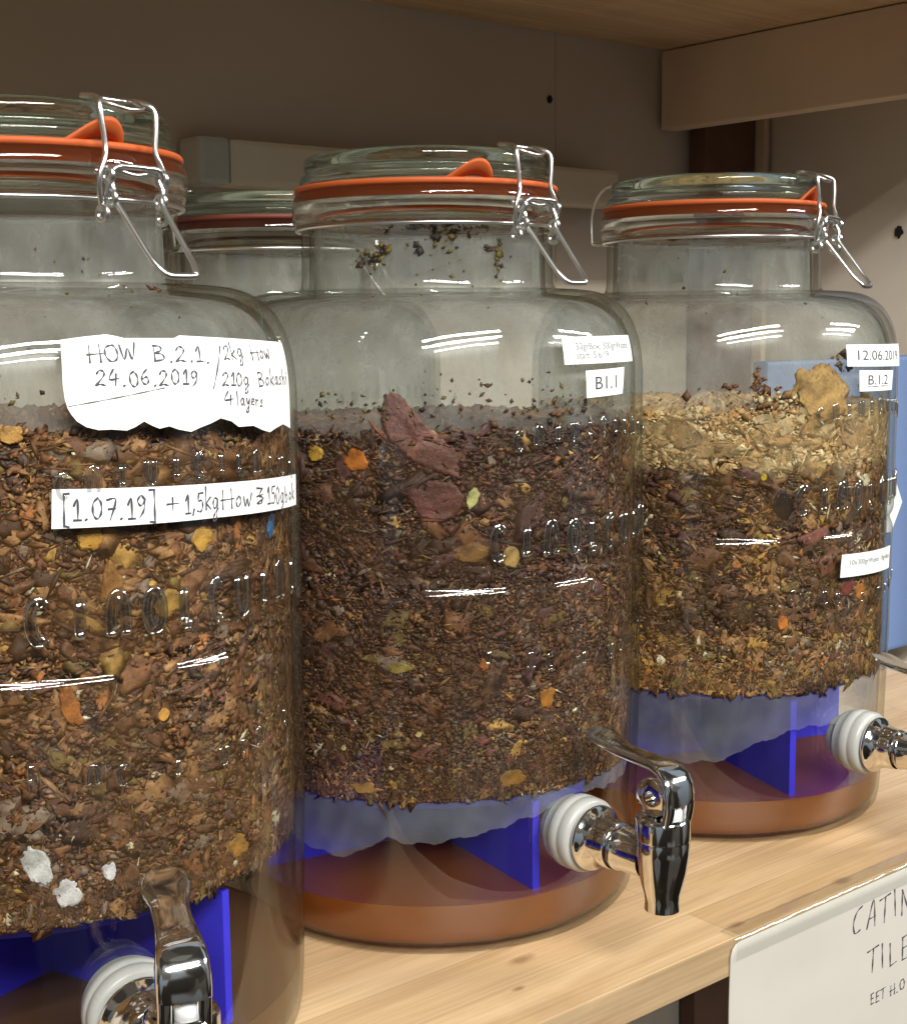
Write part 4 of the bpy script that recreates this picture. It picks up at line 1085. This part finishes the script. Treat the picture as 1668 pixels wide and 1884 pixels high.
# ---- pieces one can tell apart in the mash
def blotchy(name, color, rough=.5, pit=.55, fine=240, coat=0.0):
    m, nt, out = mat(name); L = nt.links
    b = N(nt, 'ShaderNodeBsdfPrincipled'); b.inputs['Roughness'].default_value = rough; b.inputs['Coat Weight'].default_value = coat
    tc = N(nt, 'ShaderNodeTexCoord'); last = None
    for sc_, lo, hi, a, c in ((75, .35, .68, .62, 1.25), (fine, .32, .7, .68, 1.25), (fine*2.3, .55, .66, 1.0, 1-pit)):
        n = N(nt, 'ShaderNodeTexNoise'); n.inputs['Scale'].default_value = sc_; n.inputs['Detail'].default_value = 5; n.inputs['Roughness'].default_value = .62
        L.new(tc.outputs['Object'], n.inputs['Vector'])
        mr = N(nt, 'ShaderNodeMapRange'); mr.inputs[1].default_value = lo; mr.inputs[2].default_value = hi; mr.inputs[3].default_value = a; mr.inputs[4].default_value = c
        L.new(n.outputs[0], mr.inputs[0])
        mx = N(nt, 'ShaderNodeMix', data_type='RGBA', blend_type='MULTIPLY'); mx.inputs[0].default_value = 1
        if last is None: mx.inputs[6].default_value = (*[float(x) for x in color], 1)
        else: L.new(last, mx.inputs[6])
        L.new(mr.outputs[0], mx.inputs[7]); last = mx.outputs[2]; h = n
    L.new(last, b.inputs['Base Color'])
    bp = N(nt, 'ShaderNodeBump'); bp.inputs['Strength'].default_value = .55; bp.inputs['Distance'].default_value = .0012
    L.new(h.outputs[0], bp.inputs['Height']); L.new(bp.outputs[0], b.inputs['Normal']); L.new(b.outputs[0], out.inputs[0])
    return m
def chunk(name, loc, az, z, size, color, label, cat, seed, rough=.45, depth=None, rot=0.0, lump=.35, parent=None, coat=0.0):
    """an irregular scrap pressed against the glass: size = (width, height, thickness)"""
    bm = bmesh.new(); bmesh.ops.create_icosphere(bm, subdivisions=4, radius=1.0)
    off = Vector((seed*3.1, seed*1.7, seed*.9))
    for v in bm.verts:
        p = v.co.copy()
        d = 1+lump*mnoise.noise(p*1.3+off)+lump*.6*mnoise.noise(p*2.9+off)+lump*.3*mnoise.noise(p*7+off)
        v.co = p*d
    a = rad(az); er = Vector((math.cos(a), math.sin(a), 0)); et = Vector((-math.sin(a), math.cos(a), 0)); ez = Vector((0, 0, 1))
    t1 = et*math.cos(rot)+ez*math.sin(rot); t2 = -et*math.sin(rot)+ez*math.cos(rot)
    r0 = Rout(z)-.0041
    for v in bm.verts:
        q = t1*(v.co.x*size[0]/2)+t2*(v.co.y*size[1]/2)
        aa = a+q.dot(et)/r0; rr = min(r0, r0-size[2]*.28+v.co.z*size[2]/2)
        v.co = Vector((rr*math.cos(aa), rr*math.sin(aa), z+q.z))
    c = sum((v.co for v in bm.verts), Vector())/len(bm.verts)
    for v in bm.verts: v.co -= c
    me = bpy.data.meshes.new(name); bm.to_mesh(me); bm.free()
    me.polygons.foreach_set('use_smooth', [True]*len(me.polygons))
    me.materials.append(blotchy(name+' skin', color, rough, .4, 240, coat))
    o = bpy.data.objects.new(name, me); COL.objects.link(o); o.location = Vector(loc)+c
    tag(o, label, cat)
    return o
def leaf(name, loc, pts, color, label, cat, seed, thick=.0007):
    """flat scrap with a traced, ragged outline, (az, z) points, hugging the glass"""
    rng_ = random.Random(seed); P = []
    for i in range(len(pts)):
        a, b = Vector(pts[i]), Vector(pts[(i+1) % len(pts)])
        n = max(2, int((Vector(((b.x-a.x)*.00184, b.y-a.y))).length/.0012))
        for k in range(n):
            q = a.lerp(b, k/n); P.append((q.x+rng_.uniform(-.3, .3), q.y+rng_.uniform(-.0006, .0006)))
    cx = sum(p[0] for p in P)/len(P); cz = sum(p[1] for p in P)/len(P)
    rings = 7; n = len(P); v = []; f = []
    def pt(az, z, o_):
        r = Rout(z)-.0041-o_; return Vector((r*math.cos(rad(az)), r*math.sin(rad(az)), z))
    for side in (0, 1):
        for k in range(rings):
            s = 1-k/rings
            for a_, z_ in P:
                az = cx+(a_-cx)*s; z = cz+(z_-cz)*s
                v.append(pt(az, z, .0001+.0013*(mnoise.noise(Vector((az*.25, z*260, seed)))*.5+.5)+thick*side))
        v.append(pt(cx, cz, .0004+thick*side))
    m = rings*n+1
    for side in (0, 1):
        b0 = side*m
        for k in range(rings-1):
            for i in range(n):
                j = (i+1) % n; q = (b0+k*n+i, b0+k*n+j, b0+(k+1)*n+j, b0+(k+1)*n+i); f.append(q if side == 0 else q[::-1])
        for i in range(n):
            j = (i+1) % n; q = (b0+(rings-1)*n+i, b0+(rings-1)*n+j, b0+rings*n); f.append(q if side == 0 else q[::-1])
    for i in range(n): j = (i+1) % n; f.append((i, i+m, j+m, j))
    c = sum(v, Vector())/len(v)
    o = MB().add([p-c for p in v], f).build(name, blotchy(name+' skin', color), None)
    o.location = Vector(loc)+c; tag(o, label, cat); return o

A, B, Cc = J
chunk('blue_scrap', A, -54.3, .2086, (.0045, .0095, .002), lin(28, 110, 170), 'small bright blue plastic scrap right under the lower paper strip', 'plastic scrap', 1, .4, rot=-.35)
chunk('fruit_peel', A, -78.6, .2094, (.0085, .0090, .003), lin(205, 155, 60), 'yellow fruit peel below the middle of the narrow strip', 'fruit peel', 2)
chunk('fruit_peel', A, -102.4, .2137, (.0080, .0075, .003), lin(190, 140, 55), 'yellow fruit peel under the bracketed date on the strip', 'fruit peel', 3)
chunk('fruit_peel', A, -107.4, .1578, (.0065, .0140, .003), lin(165, 100, 45), 'long orange brown peel below the moulded ridge of the nearest jar', 'fruit peel', 4, rot=.25)
chunk('fruit_peel', A, -116.0, .2487, (.0085, .0055, .003), lin(190, 140, 70), 'tan peel left of the torn note', 'fruit peel', 5)
chunk('fruit_peel', A, -70.5, .0935, (.0110, .0090, .004), lin(165, 120, 55), 'ochre lump at the right bottom corner of the nearest mash', 'fruit peel', 6)
chunk('fruit_peel', A, -89.0, .1500, (.0048, .0048, .003), lin(205, 150, 70), 'small round yellow seed in the lower mash of the nearest jar', 'seed', 27, lump=.1)
chunk('vegetable_scrap', A, -98.5, .1960, (.0065, .0170, .003), lin(160, 110, 50), 'upright yellow brown strip in the nearest mash', 'vegetable scrap', 7)
chunk('vegetable_scrap', A, -86.5, .1890, (.0130, .0080, .003), lin(180, 140, 70), 'pale yellow curved scrap above the ridge of the nearest jar', 'vegetable scrap', 8, rot=.4)
chunk('paper_scrap', A, -114.9, .1035, (.0075, .0165, .003), lin(215, 215, 215), 'long white paper scrap at the bottom of the nearest mash', 'paper scrap', 9, .6, rot=.4)
chunk('paper_scrap', A, -109.6, .0935, (.0100, .0110, .003), lin(220, 218, 222), 'rounded white paper scrap just above the blue stand', 'paper scrap', 10, .6)
chunk('paper_scrap', A, -101.5, .0990, (.0050, .0060, .003), lin(215, 212, 215), 'tiny white paper scrap beside the lever of the nearest tap', 'paper scrap', 11, .6)

leaf('cabbage_leaf', B, [(-139.9,.2522),(-137.4,.2536),(-135.3,.2515),(-132,.2440),(-127.5,.2352),(-122.3,.2280),(-121.5,.2165),(-127.5,.2195),(-132.6,.2238),(-138.6,.2330),(-140.8,.2410)], lin(128, 82, 72), 'pinkish red serrated leaf standing above the dark mash', 'leaf', 3)
leaf('cabbage_leaf', B, [(-134.5,.2110),(-130,.2155),(-124,.2150),(-120,.2085),(-122,.2010),(-127,.1965),(-132,.2010)], lin(108, 62, 56), 'dark red leaf scrap in the middle of the dark mash', 'leaf', 4)
chunk('orange_peel', B, -147.3, .2242, (.0105, .0088, .004), lin(205, 120, 40), 'orange peel chunk near the top left of the dark mash', 'orange peel', 12)
chunk('fruit_peel', B, -158.6, .2266, (.0075, .0065, .004), lin(195, 150, 60), 'yellow chunk beside the orange peel in the middle jar', 'fruit peel', 13)
chunk('flower_bud', B, -118.4, .2075, (.0050, .0085, .003), lin(205, 200, 130), 'pale green flower bud in the middle of the dark mash', 'flower bud', 14, rot=-.3)
leaf('twig', B, [(-145,.1745),(-143.5,.1755),(-136,.1700),(-132.5,.1665),(-132.7,.1640),(-136,.1668),(-142,.1712)], lin(130, 112, 80), 'grey brown twig lying just above the ridge of the middle jar', 'twig', 5, .002)
chunk('nut_shell', B, -108.3, .1805, (.0092, .0092, .005), lin(180, 145, 85), 'tan nut shell above the bright ridge reflection', 'nut shell', 15, lump=.22)
chunk('fruit_peel', B, -118.5, .1835, (.0160, .0085, .004), lin(140, 100, 50), 'olive brown peel left of the nut shell', 'fruit peel', 16)
chunk('vegetable_scrap', B, -137.1, .1330, (.0130, .0055, .003), lin(150, 130, 62), 'olive yellow flat scrap in the lower dark mash', 'vegetable scrap', 17)
chunk('carrot_piece', B, -115.8, .1335, (.0042, .0052, .003), lin(200, 120, 60), 'small orange carrot piece in the lower dark mash', 'carrot piece', 18)
chunk('fruit_peel', B, -98.1, .1155, (.0085, .0100, .003), lin(175, 115, 40), 'amber peel in the lower right of the dark mash', 'fruit peel', 19)
chunk('cheese_crumb', B, -132.5, .1030, (.0028, .0024, .002), lin(225, 205, 140), 'tiny cream crumb low in the dark mash', 'crumb', 20, lump=.15)
chunk('cheese_crumb', B, -152.5, .0950, (.0026, .0026, .002), lin(215, 195, 140), 'tiny cream crumb low at the left of the dark mash', 'crumb', 21, lump=.15)
chunk('fruit_peel', B, -108.0, .0800, (.0120, .0085, .004), lin(165, 120, 50), 'ochre peel at the bottom edge of the dark mash', 'fruit peel', 22)
chunk('fruit_peel', B, -147.0, .0775, (.0140, .0060, .004), lin(160, 120, 55), 'ochre peel just above the grey cloth in the middle jar', 'fruit peel', 28)

chunk('plum', Cc, -117.5, .1850, (.0120, .0165, .010), lin(22, 22, 30), 'glossy black plum skin pressed against the third jar', 'plum', 23, .12, lump=.16, coat=.6)
chunk('bread_crust', Cc, -104.5, .2405, (.0350, .0310, .005), lin(182, 144, 88), 'mouldy tan bread crust on top of the mash in the third jar', 'bread', 24, .8, lump=.55)
chunk('orange_peel', Cc, -116.7, .1222, (.0065, .0078, .003), lin(205, 120, 45), 'orange peel low in the golden mash', 'orange peel', 25)
chunk('fruit_peel', Cc, -124.0, .2005, (.0035, .0040, .002), lin(200, 170, 50), 'small bright yellow bit left of the black plum', 'fruit peel', 26, lump=.2)
chunk('orange_peel', Cc, -85.0, .1330, (.0105, .0100, .003), lin(195, 120, 50), 'orange peel below the narrow strip of the third jar', 'orange peel', 29)
chunk('tomato_skin', Cc, -92.0, .1375, (.0120, .0090, .003), lin(120, 40, 40), 'dark red tomato skin under the narrow strip', 'tomato skin', 30)
leaf('mould_patch', Cc, [(-112,.2395),(-107,.2375),(-101,.2330),(-99,.2260),(-103,.2215),(-109,.2250),(-114,.2300)], lin(205, 180, 135), 'creamy white mould patch right below the bread crust', 'mould patch', 31, .0012)
leaf('mould_patch', Cc, [(-151,.2320),(-146,.2280),(-140,.2215),(-133,.2185),(-128,.2140),(-134,.2110),(-143,.2105),(-150,.2150),(-154,.2230)], lin(170, 132, 82), 'broad tan mould patch at the left of the third jar', 'mould patch', 32, .0010)
leaf('mould_patch', Cc, [(-126,.2330),(-120,.2350),(-115,.2310),(-114,.2250),(-118,.2215),(-124,.2240),(-128,.2280)], lin(192, 165, 122), 'pale tan mould patch left of the bread crust', 'mould patch', 33, .0010)
leaf('mould_patch', Cc, [(-98,.2285),(-92,.2290),(-86,.2260),(-80,.2235),(-82,.2150),(-90,.2120),(-96,.2160)], lin(165, 128, 80), 'tan mould patch at the right edge of the third jar', 'mould patch', 34, .0010)
